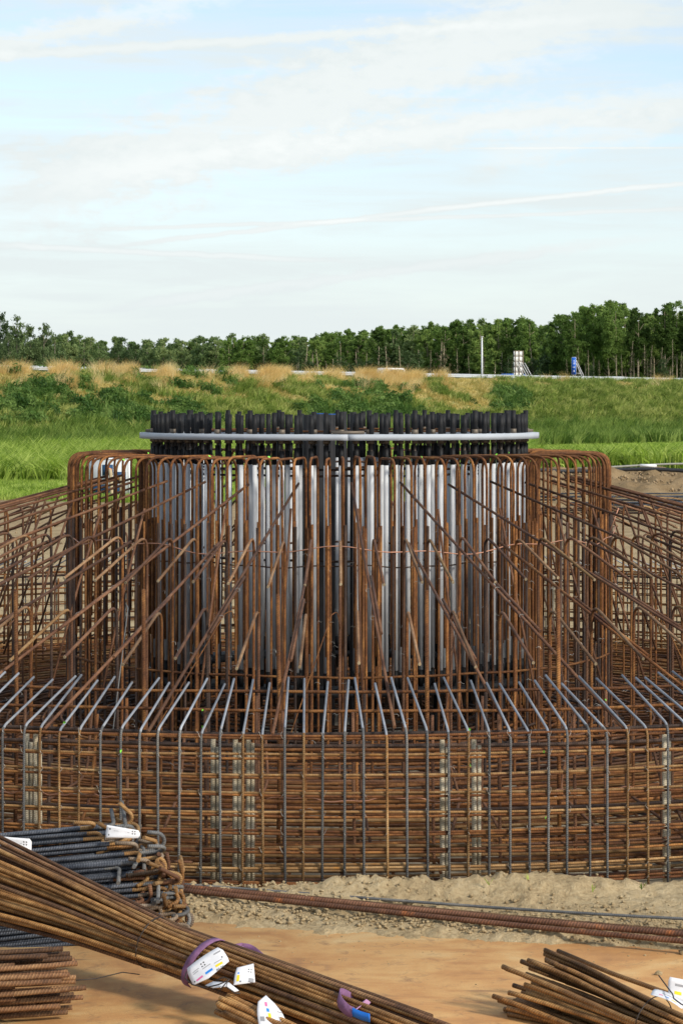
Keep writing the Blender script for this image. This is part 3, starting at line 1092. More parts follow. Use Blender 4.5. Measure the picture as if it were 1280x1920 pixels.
NB = 84
rod = MB().tube([(0, 0, 0.45), (0, 0, 3.50)], 0.015, 8).mesh('anchor_bolt', 'bolt')
sleeves = [MB().tube([(0, 0, 0.835 + q), (0, 0, 3.00)], 0.0255, 12).mesh('sleeve', m) for q, m in ((0, 'pvc'), (0.012, 'pvc'), (-0.01, 'pvc2'))]
caps = [MB().tube([(0, 0, 3.326), (0, 0, 3.531 + q)], 0.0275, 14).mesh('cap', 'black') for q in (-0.008, 0.0, 0.012)]
captall = [MB().tube([(0, 0, 3.375), (0, 0, 3.566 + q)], 0.0275, 14).mesh('cap', 'black') for q in (-0.006, 0.01)]
lowers = [MB().tube([(0, 0, 3.002), (0, 0, 3.15 + q)], 0.0275, 10).mesh('collar', 'black') for q in (0, 0.03, 0.055)]
foots = [MB().tube([(0, 0, 0.662), (0, 0, 0.834)], 0.0275, 10).mesh('foot_collar', 'black')]
nut = MB().tube([(0, 0, 3.327), (0, 0, 3.374)], 0.037, 6).mesh('nut', 'nut', False)
nutlo = MB().tube([(0, 0, 3.225), (0, 0, 3.260)], 0.034, 6).mesh('lower_nut', 'nut', False)
for ring, rb in ((0, 2.10), (1, 1.93)):
    for k in range(NB):
        th = 2 * PI * (k + 0.15) / NB + random.uniform(-.003, .003)
        loc = Vector((rb * math.sin(th), -rb * math.cos(th), 0))
        b = link('anchor_bolt', rod, anchor, loc, (0, 0, th))
        link('sleeve', random.choice(sleeves), b)
        tall = k % 5 == (0 if ring == 0 else 2)
        link('cap', random.choice(captall if tall else caps), b)
        if tall:
            link('nut', nut, b)
        link('lower_nut', nutlo, b)
        link('collar', random.choice(lowers), b)
        link('foot_collar', foots[0], b)
# supports of the bottom ring
sup = MB().tube([(0, -1.85, -.09), (0, -1.85, 0.60)], 0.03, 8).mesh('support_leg', 'black')
for k in range(16):
    link('support_leg', sup, anchor, (0, 0, 0), (0, 0, 2 * PI * (k + .5) / 16))

# black cable ducts rising inside the ring
for i, (px, d, top, rr) in enumerate([(579, 25.6, 776, .062), (598, 26.3, 775, .062), (617, 25.7, 776, .062), (590, 27.2, 776, .060), (609, 27.1, 777, .060), (568, 26.5, 776, .055), (645, 25.9, 770, .035), (661, 26.3, 771, .035)]):
    p = P(px, top, d)
    mb = MB()
    mb.tube([(0, 0, -0.08), (0, 0, p.z - .01)], rr, 16, caps=False)
    mb.tube([(0, 0, p.z - .01), (0, 0, p.z - .4)], rr * .88, 16, caps=False)
    mb.tube([(0, 0, p.z - .4), (0, 0, p.z - .41)], rr * .9, 16)
    du = link('cable_duct', mb.mesh('cable_duct', 'duct'), None, (p.x, p.y, 0), (0, rj(.004), 0))
    lab = ['thick black duct at the left front of the pipe group inside the bolt ring',
           'thick black duct with blue rim inside the bolt ring, between two wider pipes',
           'thick black duct with blue rim at the right front of the duct group',
           'thick black duct standing behind the left blue rimmed one inside the ring',
           'thick black duct standing behind the right blue rimmed one inside the ring',
           'slightly thinner black duct leftmost of the group inside the bolt ring',
           'slim tall black pipe left of the flange joint inside the ring',
           'slim tall black pipe right of the flange joint inside the ring'][i]
    tag(du, lab, 'duct', 'black ducts inside the bolt ring')
    if i in (1, 2):
        mb = MB()
        mb.tube([(0, 0, p.z - .009), (0, 0, p.z + .002)], rr * 1.02, 16, caps=False)
        link('rim', mb.mesh('rim', 'blue'), du)

# copper earthing wire slung round the front half of the cage
def copper_wire():
    pts = []
    for k in range(81):
        t = R(-93 + 186 * k / 80)
        z = 2.165 + 0.035 * math.sin(k * 0.33 + 1) + 0.02 * math.sin(k * 0.83) + 0.05 * (abs(k - 40) / 40) ** 2
        r_ = 3.085 + 0.02 * math.sin(k * .5)
        pts.append((r_ * math.sin(t), -r_ * math.cos(t), z))
    mb = MB()
    mb.tube(pts, 0.006, 6)
    q = P(1140, 1000, 25.6)
    mb.tube([q, q + Vector((.06, 0, .14)), q + Vector((.11, 0, .28))], 0.006, 6)
    tag(link('copper_wire', mb.mesh('copper_wire', 'copper')), 'wavy bare copper wire slung round the upright bars in front of the tubes', 'wire')


copper_wire()
for lab, a0, a1, z0, ph in (('thin copper wire loop lying across the bars behind the middle of the mesh wall', -3.5, 7.6, 0.655, 0), ('thin copper wire behind the right end of the mesh wall', 8.2, 15.5, 0.69, 2), ('thin copper wire behind the left end of the mesh wall', -17, -11, 0.66, 4)):
    pts = []
    for k in range(41):
        t = R(a0 + (a1 - a0) * k / 40)
        pts.append((8.9 * math.sin(t), -8.9 * math.cos(t), z0 + 0.015 * math.sin(k * .35 + ph) + 0.008 * math.sin(k)))
    mb = MB()
    mb.tube(pts, 0.0045, 6)
    tag(link('copper_wire', mb.mesh('copper_wire', 'copper')), lab, 'wire')

# ------------------------------------------------------------------ long bars on the sand
def long_bar(p, q, r_, mat, label, sag=0.012):
    p, q = Vector(p), Vector(q)
    q = q + (q - p) * 0.25
    pts = []
    for k in range(25):
        t = k / 24
        v = p.lerp(q, t)
        v.z += -sag * math.sin(PI * t) + 0.003 * math.sin(7 * t)
        pts.append(v)
    mb = MB()
    mb.tube(pts, r_, 12)
    return tag(link('long_bar', mb.mesh('long_bar', mat)), label, 'steel bar')


long_bar(P(322, 1661, 17.08), P(1280, 1749, 15.50), 0.0205, 'bundle_red', 'thick rusty ribbed bar on the sand, the upper one of the long stack')
long_bar(P(318, 1667, 16.98), P(1280, 1762, 15.40), 0.0195, 'bundle_red', 'thick rusty ribbed bar on the sand, the lower front one of the long stack')
long_bar(P(326, 1660, 17.20), P(1280, 1745, 15.64), 0.019, 'bundle_dark', 'dark rusty ribbed bar wedged behind the thick pair on the sand')
long_bar(P(330, 1657, 17.16), P(1280, 1719, 16.05), 0.0105, 'steel', 'thin dark grey ribbed bar lying alone across the sand before the mesh wall', 0.02)

# sand clods and stones
def clods():
    base = []
    for v in range(3):
        import bmesh
        bm = bmesh.new()
        bmesh.ops.create_icosphere(bm, subdivisions=1, radius=1)
        for w in bm.verts:
            w.co *= 1 + 0.8 * mnoise.noise(w.co * 1.6 + Vector((v * 7, 0, 0)))
            w.co.z *= 0.7
        base.append((np.array([tuple(w.co) for w in bm.verts]), [[q.index for q in f.verts] for f in bm.faces]))
        bm.free()
    mb = MB()
    for k in range(4200):
        x = random.uniform(-2.6, 3.1)
        pe = plate_edge(x)
        y = pe + abs(random.gauss(0, 1)) * 0.55 - 0.08 if k > 240 else pe - abs(random.gauss(0, .55))
        if math.hypot(x, y) < 9.25:
            continue
        s = random.choice([.004, .006, .008, .011, .015]) * random.uniform(.7, 1.3) * (1 if k > 240 else .5)
        if random.random() < 0.012:
            s = random.uniform(.02, .04)
        e = math.hypot(x, y) - 9.1
        bx = 0.35 + 0.65 * math.exp(-((x - 0.35) / 0.55) ** 2) + 0.65 * math.exp(-((x - 1.45) / 0.6) ** 2)
        z = 0.045 + 0.140 * math.exp(-((e - 0.38) / 0.26) ** 2) * bx
        n2 = mnoise.fractal(Vector((x * 7 + 1.3, y * 7 - 1.3, 1.3)), 0.9, 2.1, 5)
        n1 = mnoise.fractal(Vector((x * 1.6 + 3.3, y * 1.6 - 3.3, 3.3)), 0.9, 2.1, 3)
        z += 0.035 * n1 + 0.03 * abs(n2)
        t = float(smooth(-0.02, 0.32, pe - y + 0.10 * n2 + 0.12 * n1))
        z = max(z * (1 - t) - 0.035 * t, 0.0 if y < pe else -1)
        vv, ff = random.choice(base)
        a = random.uniform(0, 6.28)
        c_, s_ = math.cos(a), math.sin(a)
        w = vv.copy() * s
        w = np.stack([w[:, 0] * c_ - w[:, 1] * s_, w[:, 0] * s_ + w[:, 1] * c_, w[:, 2]], -1) + [x, y, z + s * 0.25]
        mb.add(w, [i for f in ff for i in f], [3] * len(ff))
    me = mb.mesh('soil_clods', 'soil', False)
    tag(link('soil_clods', me), 'loose clods and pebbles of sand along the steel plate edge', 'soil', kind='stuff')


clods()


def spoil_clods():
    mb = MB()
    r_ = np.random.default_rng(4)
    oct_ = np.array([(1, 0, 0), (-1, 0, 0), (0, 1, 0), (0, -1, 0), (0, 0, 1), (0, 0, -1)], float)
    fc = [[0, 2, 4], [2, 1, 4], [1, 3, 4], [3, 0, 4], [2, 0, 5], [1, 2, 5], [3, 1, 5], [0, 3, 5]]
    for k in range(2600):
        x = r_.uniform(5.5, 24)
        y = 71 + r_.normal(0, 3.2)
        if k % 3 == 0:
            x, y = r_.uniform(-20, 22), r_.uniform(14, 62)
        z = float(ground_base(np.array([x]), np.array([y]))[0]) + (0.04 if y > 62 else 0.01)
        s_ = r_.uniform(.03, .11) * (1 if y > 62 else .6)
        w = oct_ * s_ * r_.uniform(.6, 1.3, (6, 3)) @ np.array(Matrix.Rotation(r_.uniform(0, 6), 3, 'Z')) + [x, y, z]
        mb.add(w, [i for f in fc for i in f], [3] * 8)
    tag(link('spoil_clods', mb.mesh('spoil_clods', 'clod', False)), 'clods of earth on the spoil heap and the bare ground behind the cage', 'soil', kind='stuff')


spoil_clods()

# ------------------------------------------------------------------ bar bundles
print('bundles')
def hook_bundle():
    b = thing('hooked_bar_bundle', 'tall stack of blue black ribbed bars ending in a tangle of rusty hooks', 'rebar bundle', (-1.9, 15.75 - 26.5, 0))
    hooks = []
    for i in range(14):
        mb = MB()
        L_ = 2.6
        tailn = random.uniform(0.04, 0.19)
        rr = random.uniform(0.040, 0.070)
        pts = [Vector((-L_, 0, 0)), Vector((-random.uniform(.10, .22), 0, rj(.004))), Vector((-0.05, 0, 0))]
        sweep = random.choice([180, 175, 135, 160, 185, 100])
        for k in range(0, 9):
            a = R(sweep) * k / 8
            pts.append(Vector((rr * math.sin(a), 0, rr * (1 - math.cos(a)))))
        dirv = (pts[-1] - pts[-2]).normalized()
        pts.append(pts[-1] + dirv * tailn)
        nseg = len(pts) - 1
        mats = [0] + [0 if i % 3 else 1] + [1] * (nseg - 2)
        mb.tube(pts, 0.0142, 9, mats=mats)
        hooks.append(mb.mesh('bar', ['scale_blue', ['rust_tan', 'steel', 'rust_brown', 'bundle', 'mud_rust'][i % 5]]))
    nl = 22
    for j in range(nl):
        z = 0.03 + j * 0.0312
        nb = 7 if j < 16 else 5
        for k in range(nb):
            y = -0.02 + j * 0.016 + k * 0.034 + (0.016 if j % 2 else 0)
            end = 0.51 + 0.16 * (1 - j / nl) + rj(.10) + (0.10 if j < 12 else 0) - (0.12 if j > 17 else 0) - (0.12 if k == 0 and random.random() < .5 else 0)
            if k < 2 or j > nl - 3:
                mesh = random.choice(hooks)
            else:
                mesh = random.choice(hooks)
            roll = random.choice([rj(1.2), PI + rj(1.0), R(90) + rj(.7), R(-90) + rj(.7)])
            rot = Matrix.Rotation(R(6 + rj(1.2)), 4, 'Z') @ Matrix.Rotation(R(-4.2 + rj(.8)), 4, 'Y') @ Matrix.Rotation(roll, 4, 'X')
            o = link('bar', mesh, b, (end, y, z + 0.03), rot.to_euler())
    # bearers
    for x in (-0.9, 0.25):
        mb = MB()
        mb.box((x, 0.12, 0.015), (0.09, 0.5, 0.03))
        link('bearer', mb.mesh('bearer', 'beam', False), b)
    return b


hook_bundle()


def diag_bundle(name, label, pts, radii, nbar, br, mat, jitter=0.004, ends=(0.15, 0.1), twist=0.4, mat2=None, seed=3, flat=1.0):
    """Bars that follow one bundle axis; each bar keeps its place in the cross-section."""
    rnd = random.Random(seed)
    p = [Vector(q) for q in pts]
    origin = Vector((p[0].x, p[0].y, 0))
    b = thing(name, label, 'rebar bundle', origin)
    # smooth axis
    ax = []
    NS = 22
    for k in range(NS + 1):
        t = k / NS * (len(p) - 1)
        i = min(int(t), len(p) - 2)
        f = t - i
        p0, p1, p2, p3 = p[max(i - 1, 0)], p[i], p[i + 1], p[min(i + 2, len(p) - 1)]
        ax.append(0.5 * ((2 * p1) + (p2 - p0) * f + (2 * p0 - 5 * p1 + 4 * p2 - p3) * f * f + (3 * p1 - p0 - 3 * p2 + p3) * f ** 3))
    R_ = np.interp(np.linspace(0, len(p) - 1, NS + 1), range(len(p)), radii)
    slots = []
    k = 0
    while len(slots) < nbar:
        a = k * 2.39996
        rr = math.sqrt((k + .5) / nbar)
        slots.append((rr * math.cos(a), rr * math.sin(a)))
        k += 1
    for (u, v) in slots:
        ph, tw = rnd.uniform(0, 6.28), rnd.uniform(-twist, twist)
        e0, e1 = rnd.uniform(0, ends[0]), rnd.uniform(0, ends[1])
        path = []
        total = NS
        for i in range(NS + 1):
            t = i / NS
            if t < e0 - 1e-6 or t > 1 - e1 + 1e-6:
                continue
            d = (ax[min(i + 1, NS)] - ax[max(i - 1, 0)]).normalized()
            s = d.cross(Vector((0, 0, 1))).normalized()
            w = s.cross(d)
            a = tw * math.sin(t * 2.3 + ph)
            uu, vv = u * math.cos(a) - v * math.sin(a), (u * math.sin(a) + v * math.cos(a)) * flat
            q = ax[i] + s * uu * R_[i] + w * vv * R_[i]
            q += Vector((rnd.uniform(-1, 1), rnd.uniform(-1, 1), rnd.uniform(-1, 1))) * jitter * 0.3
            q.z = max(q.z, br + 0.001)
            path.append(q - origin)
        if len(path) < 4:
            continue
        mb = MB()
        mb.tube(path, br * rnd.uniform(.94, 1.04), 10)
        link('bar', mb.mesh('bar', mat2 if (mat2 and rnd.random() < .3) else mat), b)
    return b, ax


B1, axB = diag_bundle('bar_bundle', 'long rust brown bundle slanting across the foreground, fanned out at its left end',
                 [P(-160, 1592, 15.75), P(-40, 1640, 15.25), P(140, 1706, 14.75), P(320, 1779, 14.25), P(480, 1838, 13.8), P(700, 1920, 13.25), P(880, 1990, 12.75)],
                 [.34, .285, .20, .145, .145, .15, .16], 50, 0.0145, 'bundle', ends=(0.06, 0.10), mat2='bundle_dark', seed=5, flat=1.0)
diag_bundle('bar_bundle', 'bundle of stubby dark red bar ends at the lower left corner',
            [P(-420, 1860, 13.75), P(-120, 1850, 13.75), P(40, 1842, 13.8), P(158, 1834, 13.9)], [.25, .25, .25, .25], 46, 0.0155, 'bundle_dark', ends=(0.02, 0.36), twist=.1, seed=8, flat=0.75)
diag_bundle('bar_bundle', 'small bundle of bars at the bottom centre under the long bundle',
            [P(405, 1876, 13.55), P(520, 1930, 13.25), P(700, 2010, 12.8)], [.07, .07, .07], 16, 0.0155, 'bundle', ends=(0.2, 0.05), seed=9, flat=.8)
diag_bundle('bar_bundle', 'loosely fanned rust brown bundle in the lower right corner with splayed ends',
            [P(965, 1842, 14.1), P(1090, 1886, 13.75), P(1215, 1934, 13.3), P(1340, 1980, 12.95), P(1520, 2050, 12.5)], [.31, .27, .21, .16, .13], 76, 0.0145, 'bundle', ends=(0.13, 0.03), twist=.25, seed=12, flat=.80)

# a few bars of the right bundle that lie apart
for lab, p, q in (('single rusty bar lying apart behind the lower right bundle', P(1045, 1783, 14.9), P(1252, 1863, 14.15)),):
    mb = MB()
    mb.tube([p, p.lerp(q, .5) + Vector((0, 0, -.01)), q], 0.0145, 10)
    tag(link('loose_bar', mb.mesh('loose_bar', 'bundle')), lab, 'steel bar')

# binding wires round the long bundle
def loop_wire(center, axis, r_, label, tails, wr=0.0035, mat='wire_dark', sq=1.0):
    axis = Vector(axis).normalized()
    s = axis.cross(Vector((0, 0, 1))).normalized()
    w = s.cross(axis)
    pts = [Vector(center) + s * r_ * math.cos(a) + w * r_ * sq * math.sin(a) + axis * .01 * math.sin(2 * a) for a in np.linspace(0, 2 * PI, 33)]
    mb = MB()
    mb.tube(pts, wr, 6)
    for t in tails:
        mb.tube(t, wr, 6)
    return tag(link('binding_wire', mb.mesh('binding_wire', mat)), label, 'wire')


c0 = P(290, 1768, 14.33)
d0 = (P(330, 1783, 14.22) - P(250, 1752, 14.45))
loop_wire(c0, d0, 0.158, 'dark wire wound round the middle of the long slanting bundle',
          [[P(330, 1748, 14.3), P(345, 1746, 14.28), P(350, 1756, 14.26), P(362, 1750, 14.25), P(374, 1756, 14.24), P(377, 1766, 14.24)],
           [P(262, 1827, 14.2), P(230, 1823, 14.1), P(180, 1835, 14.0), P(143, 1838, 13.9)]])
loop_wire(P(1225, 1910, 13.2), P(1330, 1975, 12.95) - P(1200, 1935, 13.3), 0.165, 'thin wire wound round the lower right bundle beside the white tag', [], sq=.75)


# webbing slings
def strap(pts, width, normal_hint, mat, name, label=None, cat=None, parent=None, thick=0.004):
    pts = [Vector(p) for p in pts]
    # catmull-rom
    sm = []
    for i in range(len(pts) - 1):
        p0, p1, p2, p3 = pts[max(i - 1, 0)], pts[i], pts[i + 1], pts[min(i + 2, len(pts) - 1)]
        for k in range(5):
            f = k / 5
            sm.append(0.5 * ((2 * p1) + (p2 - p0) * f + (2 * p0 - 5 * p1 + 4 * p2 - p3) * f * f + (3 * p1 - p0 - 3 * p2 + p3) * f ** 3))
    sm.append(pts[-1])
    vs, fs = [], []
    for i, q in enumerate(sm):
        t = (sm[min(i + 1, len(sm) - 1)] - sm[max(i - 1, 0)]).normalized()
        h = normal_hint(i / (len(sm) - 1)) if callable(normal_hint) else Vector(normal_hint)
        w = (h - t * h.dot(t)).normalized()
        nn = t.cross(w)
        for a, b in ((-1, -1), (1, -1), (1, 1), (-1, 1)):
            vs.append(q + w * a * width / 2 + nn * b * thick / 2)
    for i in range(len(sm) - 1):
        for k in range(4):
            fs.append([4 * i + k, 4 * i + (k + 1) % 4, 4 * i + 4 + (k + 1) % 4, 4 * i + 4 + k])
    fs += [[3, 2, 1, 0], [4 * len(sm) - 4 + k for k in range(4)]]
    mb = MB()
    mb.poly(vs, fs)
    o = link(name, mb.mesh(name, mat), parent)
    if label:
        tag(o, label, cat)
    return o


axd = (P(480, 1838, 13.8) - P(320, 1779, 14.25)).normalized()
sd_ = axd.cross(Vector((0, 0, 1))).normalized()
wd_ = sd_.cross(axd)
cB = P(385, 1806, 14.05)
ringpts = [cB + sd_ * .162 * math.cos(a) + wd_ * .162 * math.sin(a) + axd * (0.06 * math.sin(a)) for a in np.linspace(R(-60), R(235), 13)]
sl = strap(ringpts, 0.05, axd, 'purple', 'lifting_sling', 'purple webbing sling wrapped round the long bundle, loose loop behind', 'sling')
strap([P(392, 1785, 14.1), P(420, 1781, 14.15), P(447, 1777, 14.2), P(455, 1776, 14.22), P(472, 1781, 14.2), P(495, 1800, 14.1), P(520, 1822, 13.95)], 0.055, lambda t: Vector((0, -.25, 1)) if t < .5 else Vector((.5, -.3, .8)), 'purple', 'loop_strap', parent=sl)
strap([P(400, 1792, 14.0), P(425, 1789, 14.0), P(448, 1787, 14.02), P(456, 1779, 14.1)], 0.035, (0, -.25, 1), 'lilac', 'loop_strap', parent=sl)
sl2 = strap([P(664, 1879, 13.38), P(650, 1868, 13.36), P(636, 1863, 13.3), P(637, 1878, 13.22), P(650, 1893, 13.16), P(662, 1899, 13.14)], 0.062, (0.25, 0, 1), 'purple', 'lifting_sling', 'small purple sling loop with a blue end lying on the long bundle', 'sling')
strap([P(660, 1897, 13.14), P(676, 1904, 13.10), P(693, 1909, 13.06)], 0.05, (-.2, 0, 1), 'slingblue', 'blue_label', parent=sl2)
strap([P(662, 1896, 13.15), P(672, 1888, 13.2), P(680, 1880, 13.26), P(690, 1886, 13.26)], 0.05, (.8, 0, .5), 'lilac', 'loop_strap', parent=sl2)


# tags
def make_tag(label, corner, origin, ex, ey, w, h, marks, name='bundle_tag', bend=0.015, outline=None):
    """A white plastic tag: ex, ey are its in-plane axes; marks are (material, x0, y0, x1, y1) in 0..1."""
    ex, ey = Vector(ex).normalized(), Vector(ey).normalized()
    ez = ex.cross(ey).normalized()
    if (Vector(origin) - CAM).dot(ez) > 0:
        ez = -ez

    def pt(u, v, lift=0.0):
        b = bend * (4 * (u - .5) ** 2) + 0.5 * bend * math.sin(v * 3)
        return Vector(origin) + ex * (u - .5) * w + ey * (v - .5) * h - ez * b + ez * lift
    outl = outline or [(0, .08), (.06, 0), (.94, 0), (1, .1), (1, .9), (.95, 1), (.05, 1), (0, .92)]
    # triangulate as grid clipped by outline interpolation: rows between left and right outline
    nu, nv = 9, 5
    def span(v):
        xs = []
        n_ = len(outl)
        for i in range(n_):
            a, b = outl[i], outl[(i + 1) % n_]
            if (a[1] - v) * (b[1] - v) <= 0 and a[1] != b[1]:
                f = (v - a[1]) / (b[1] - a[1])
                xs.append(a[0] + f * (b[0] - a[0]))
        return (min(xs), max(xs)) if len(xs) >= 2 else (0, 1)
    vs, fs = [], []
    for side in (0, -0.0022):
        for j in range(nv + 1):
            v = min(max(j / nv, .001), .999)
            a, b = span(v)
            for i in range(nu + 1):
                vs.append(pt(a + (b - a) * i / nu, v, side))
    k = (nu + 1) * (nv + 1)
    for j in range(nv):
        for i in range(nu):
            q = [j * (nu + 1) + i, j * (nu + 1) + i + 1, (j + 1) * (nu + 1) + i + 1, (j + 1) * (nu + 1) + i]
            fs.append(q)
            fs.append([x + k for x in q[::-1]])
    for i in range(nu):
        fs.append([i, i + k, i + 1 + k, i + 1])
        t0 = nv * (nu + 1)
        fs.append([t0 + i, t0 + i + 1, t0 + i + 1 + k, t0 + i + k])
    for j in range(nv):
        a, b = j * (nu + 1), (j + 1) * (nu + 1)
        fs.append([a, b, b + k, a + k])
        fs.append([a + nu, a + nu + k, b + nu + k, b + nu])
    mb = MB()
    mb.poly(vs, fs)
    root = tag(link(name, mb.mesh(name, 'tag')), label, 'tag')
    for mk in marks:
        if mk[0] == 'dots':
            _, x, y, s = mk
            m2 = MB()
            for dx in (-1, 1):
                for dy in (-1, 1):
                    cx, cy = x + dx * s, y + dy * s * w / h
                    m2.poly([pt(cx + s * .55 * math.cos(a), cy + s * .55 * w / h * math.sin(a), .0012) for a in np.linspace(0, 2 * PI, 9)[:-1]], [list(range(8))])
            link('logo_dots', m2.mesh('logo_dots', 'ink', False), root)
        elif mk[0] == 'text':
            _, x, y, s, txt, m_ = mk
            # tiny strokes for the printed characters
            cu = bpy.data.curves.new('txt', 'FONT')
            cu.body = txt
            cu.size = 1.0
            cu.align_x = 'CENTER'
            cu.align_y = 'CENTER'
            ob = bpy.data.objects.new('txt', cu)
            me = bpy.data.meshes.new_from_object(ob)
            bpy.data.objects.remove(ob)
            for vv in me.vertices:
                u_, v_ = x + vv.co.x * s, y + vv.co.y * s * w / h
                vv.co = pt(u_, v_, .0012)
            me.materials.append(M[m_])
            link('printed_number', me, root)
        else:
            m_, x0, y0, x1, y1 = mk
            m2 = MB()
            if x1 - x0 >= 0:
                m2.poly([pt(x0, y0, .0012), pt((x0 + x1) / 2, y0, .0012), pt(x1, y0, .0012), pt(x1, y1, .0012), pt((x0 + x1) / 2, y1, .0012), pt(x0, y1, .0012)], [[0, 1, 4, 5], [1, 2, 3, 4]])
            link({'pink': 'pink_bar', 'cyan': 'blue_bar', 'yellow': 'yellow_bar', 'ink': 'punch_hole', 'greyink': 'printed_line'}[m_], m2.mesh('mark', m_, False), root)
    return root


def two(p, q):
    return (Vector(q) - Vector(p))


full = [('pink', .12, .22, .30, .31), ('cyan', .38, .22, .57, .33), ('yellow', .66, .24, .84, .35), ('dots', .42, .70, .035), ('text', .74, .10, .085, '80-08', 'ink'),
        ('greyink', .36, .52, .58, .55), ('greyink', .12, .66, .30, .69), ('greyink', .12, .58, .26, .61), ('greyink', .66, .44, .86, .47), ('greyink', .74, .78, .92, .84), ('ink', .87, .50, .90, .56), ('ink', .055, .26, .085, .32)]
make_tag('white tag with pink, blue and yellow bars on the purple strap of the long bundle', None, P(389, 1811, 13.72), two(P(358, 1832, 13.74), P(420, 1790, 13.76)), two(P(380, 1828, 13.72), P(366, 1800, 13.80)), 0.255, 0.150, full,
         outline=[(0, .2), (.12, .02), (.4, -.0), (.8, .02), (1, .22), (.97, .9), (.9, 1), (.05, 1), (.0, .75)])
make_tag('small crumpled white tag with a yellow bar, right of the one on the purple strap', None, P(460, 1825, 13.62), two(P(440, 1842, 13.62), P(480, 1844, 13.62)), two(P(460, 1845, 13.60), P(464, 1804, 13.7)), 0.125, 0.145,
         [('yellow', .12, .16, .24, .46), ('cyan', .14, .52, .22, .58), ('dots', .70, .66, .06), ('ink', .28, .12, .34, .18), ('greyink', .68, .16, .92, .34)], outline=[(0, 0), (1, .05), (.98, .3), (.84, 1), (.7, .96), (.4, .88), (.08, .82), (0, .5)])
make_tag('white tag with stacked pink, blue and yellow marks at the bottom edge of the picture', None, P(510, 1898, 13.28), two(P(482, 1902, 13.25), P(540, 1912, 13.25)), two(P(508, 1925, 13.22), P(500, 1870, 13.36)), 0.17, 0.22,
         [('pink', .30, .68, .38, .80), ('cyan', .33, .52, .42, .62), ('yellow', .36, .34, .46, .48), ('ink', .40, .28, .46, .32), ('greyink', .72, .30, .90, .44), ('greyink', .70, .56, .86, .59), ('greyink', .08, .22, .22, .36)],
         outline=[(0, 0), (1, 0), (.98, .35), (.85, .62), (.6, .85), (.38, 1), (.26, .98), (.08, .8), (0, .5)])
make_tag('white tag lying on the near end of the lower right bundle', None, P(1252, 1868, 13.1), two(P(1225, 1858, 13.1), P(1285, 1885, 13.0)), two(P(1250, 1884, 13.0), P(1262, 1858, 13.25)), 0.20, 0.12,
         [('pink', .22, .45, .34, .55), ('cyan', .42, .42, .54, .50), ('yellow', .62, .36, .78, .46), ('greyink', .3, .7, .7, .74)])
make_tag('white tag standing upright behind the lower right bundle, with a yellow bar', None, P(1278, 1858, 13.35), two(P(1250, 1850, 13.3), P(1306, 1862, 13.3)), (0.05, .3, 1), 0.155, 0.13,
         [('yellow', .22, .30, .48, .44), ('greyink', .24, .66, .60, .76), ('pink', .6, .28, .8, .42)])
make_tag('white tag wired to the top of the hooked bars, beneath the rusty hooks', None, P(231, 1562, 15.55), two(P(200, 1560, 15.5), P(266, 1566, 15.5)), (0, .12, 1), 0.235, 0.085,
         [('ink', .11, .66, .145, .78), ('ink', .08, .2, .11, .32), ('text', .30, .62, .035, 'wapening', 'greyink'), ('dots', .80, .60, .035), ('greyink', .62, .55, .68, .58)], outline=[(0, .0), (.9, .12), (1, .5), (.93, .8), (.5, .9), (.04, 1), (.0, .5)])
make_tag('white tag at the left edge of the picture on the hooked bar stack', None, P(22, 1583, 15.35), two(P(-12, 1578, 15.3), P(56, 1584, 15.3)), (0.0, .12, 1), 0.26, 0.09,
         [('dots', .84, .64, .033), ('greyink', .40, .62, .60, .65), ('greyink', .40, .52, .56, .55), ('greyink', .70, .60, .76, .63), ('text', .25, .3, .05, '12', 'greyink')])
mbx = MB()
mbx.poly([P(385, 1848, 13.62), P(400, 1841, 13.62), P(430, 1843, 13.58), P(448, 1858, 13.52), P(440, 1860, 13.5), P(425, 1850, 13.53), P(400, 1853, 13.55)], [[0, 1, 6], [1, 2, 5, 6], [2, 3, 4, 5]])
oo = link('crumpled_label', mbx.mesh('crumpled_label', 'tag'))
m_ = oo.modifiers.new('solid', 'SOLIDIFY')
m_.thickness = 0.003
tag(oo, 'crumpled white label scrap twisted in wire under the strap tag', 'label')
mb = MB()
mb.tube([P(350, 1822, 13.7), P(347, 1834, 13.66), P(360, 1846, 13.6), P(385, 1852, 13.58), P(410, 1846, 13.52), P(428, 1838, 13.5), P(424, 1850, 13.5), P(440, 1862, 13.48), P(450, 1863, 13.48)], .004, 6)
mb.tube([P(408, 1862, 13.5), P(418, 1850, 13.5), P(430, 1836, 13.5), P(420, 1832, 13.52), P(405, 1838, 13.52)], .004, 6)
tag(link('binding_wire', mb.mesh('binding_wire', 'wire_dark')), 'twisted dark wire holding the crumpled label under the purple strap', 'wire')
mb = MB()
mb.tube([P(1234, 1829, 13.3), P(1248, 1848, 13.2), P(1260, 1864, 13.06), P(1262, 1872, 12.98), P(1275, 1882, 12.95), P(1290, 1890, 12.9)], .004, 6)
tag(link('binding_wire', mb.mesh('binding_wire', 'wire_dark')), 'thin dark wire sticking up from the tags of the lower right bundle', 'wire')

# weeds on the sand
for i, (px, py, d, lab) in enumerate([(1110, 1673, 16.75, 'single green grass sprout on the sand bank right of centre'), (990, 1652, 17.0, 'low green sprout at the foot of the mesh wall'), (916, 1660, 16.9, 'thin green sprout left of the low one at the wall foot'), (1202, 1668, 16.9, 'green sprout at the wall foot near the right edge')]):
    mb = MB()
    c = P(px, py, d)
    for k in range(5):
        a = rj(3)
        l = random.uniform(.04, .09)
        t = Vector((math.cos(a) * .6, math.sin(a) * .4, 1)).normalized()
        s = Vector((-t.y, t.x, 0)).normalized() * .003
        mb.poly([-s, s, t * l * .6 + s, t * l + Vector((0, 0, -.01)), t * l * .6 - s], [[0, 1, 2, 3, 4]])
    tag(link('weed', mb.mesh('weed', 'grass'), None, c), lab, 'weed')

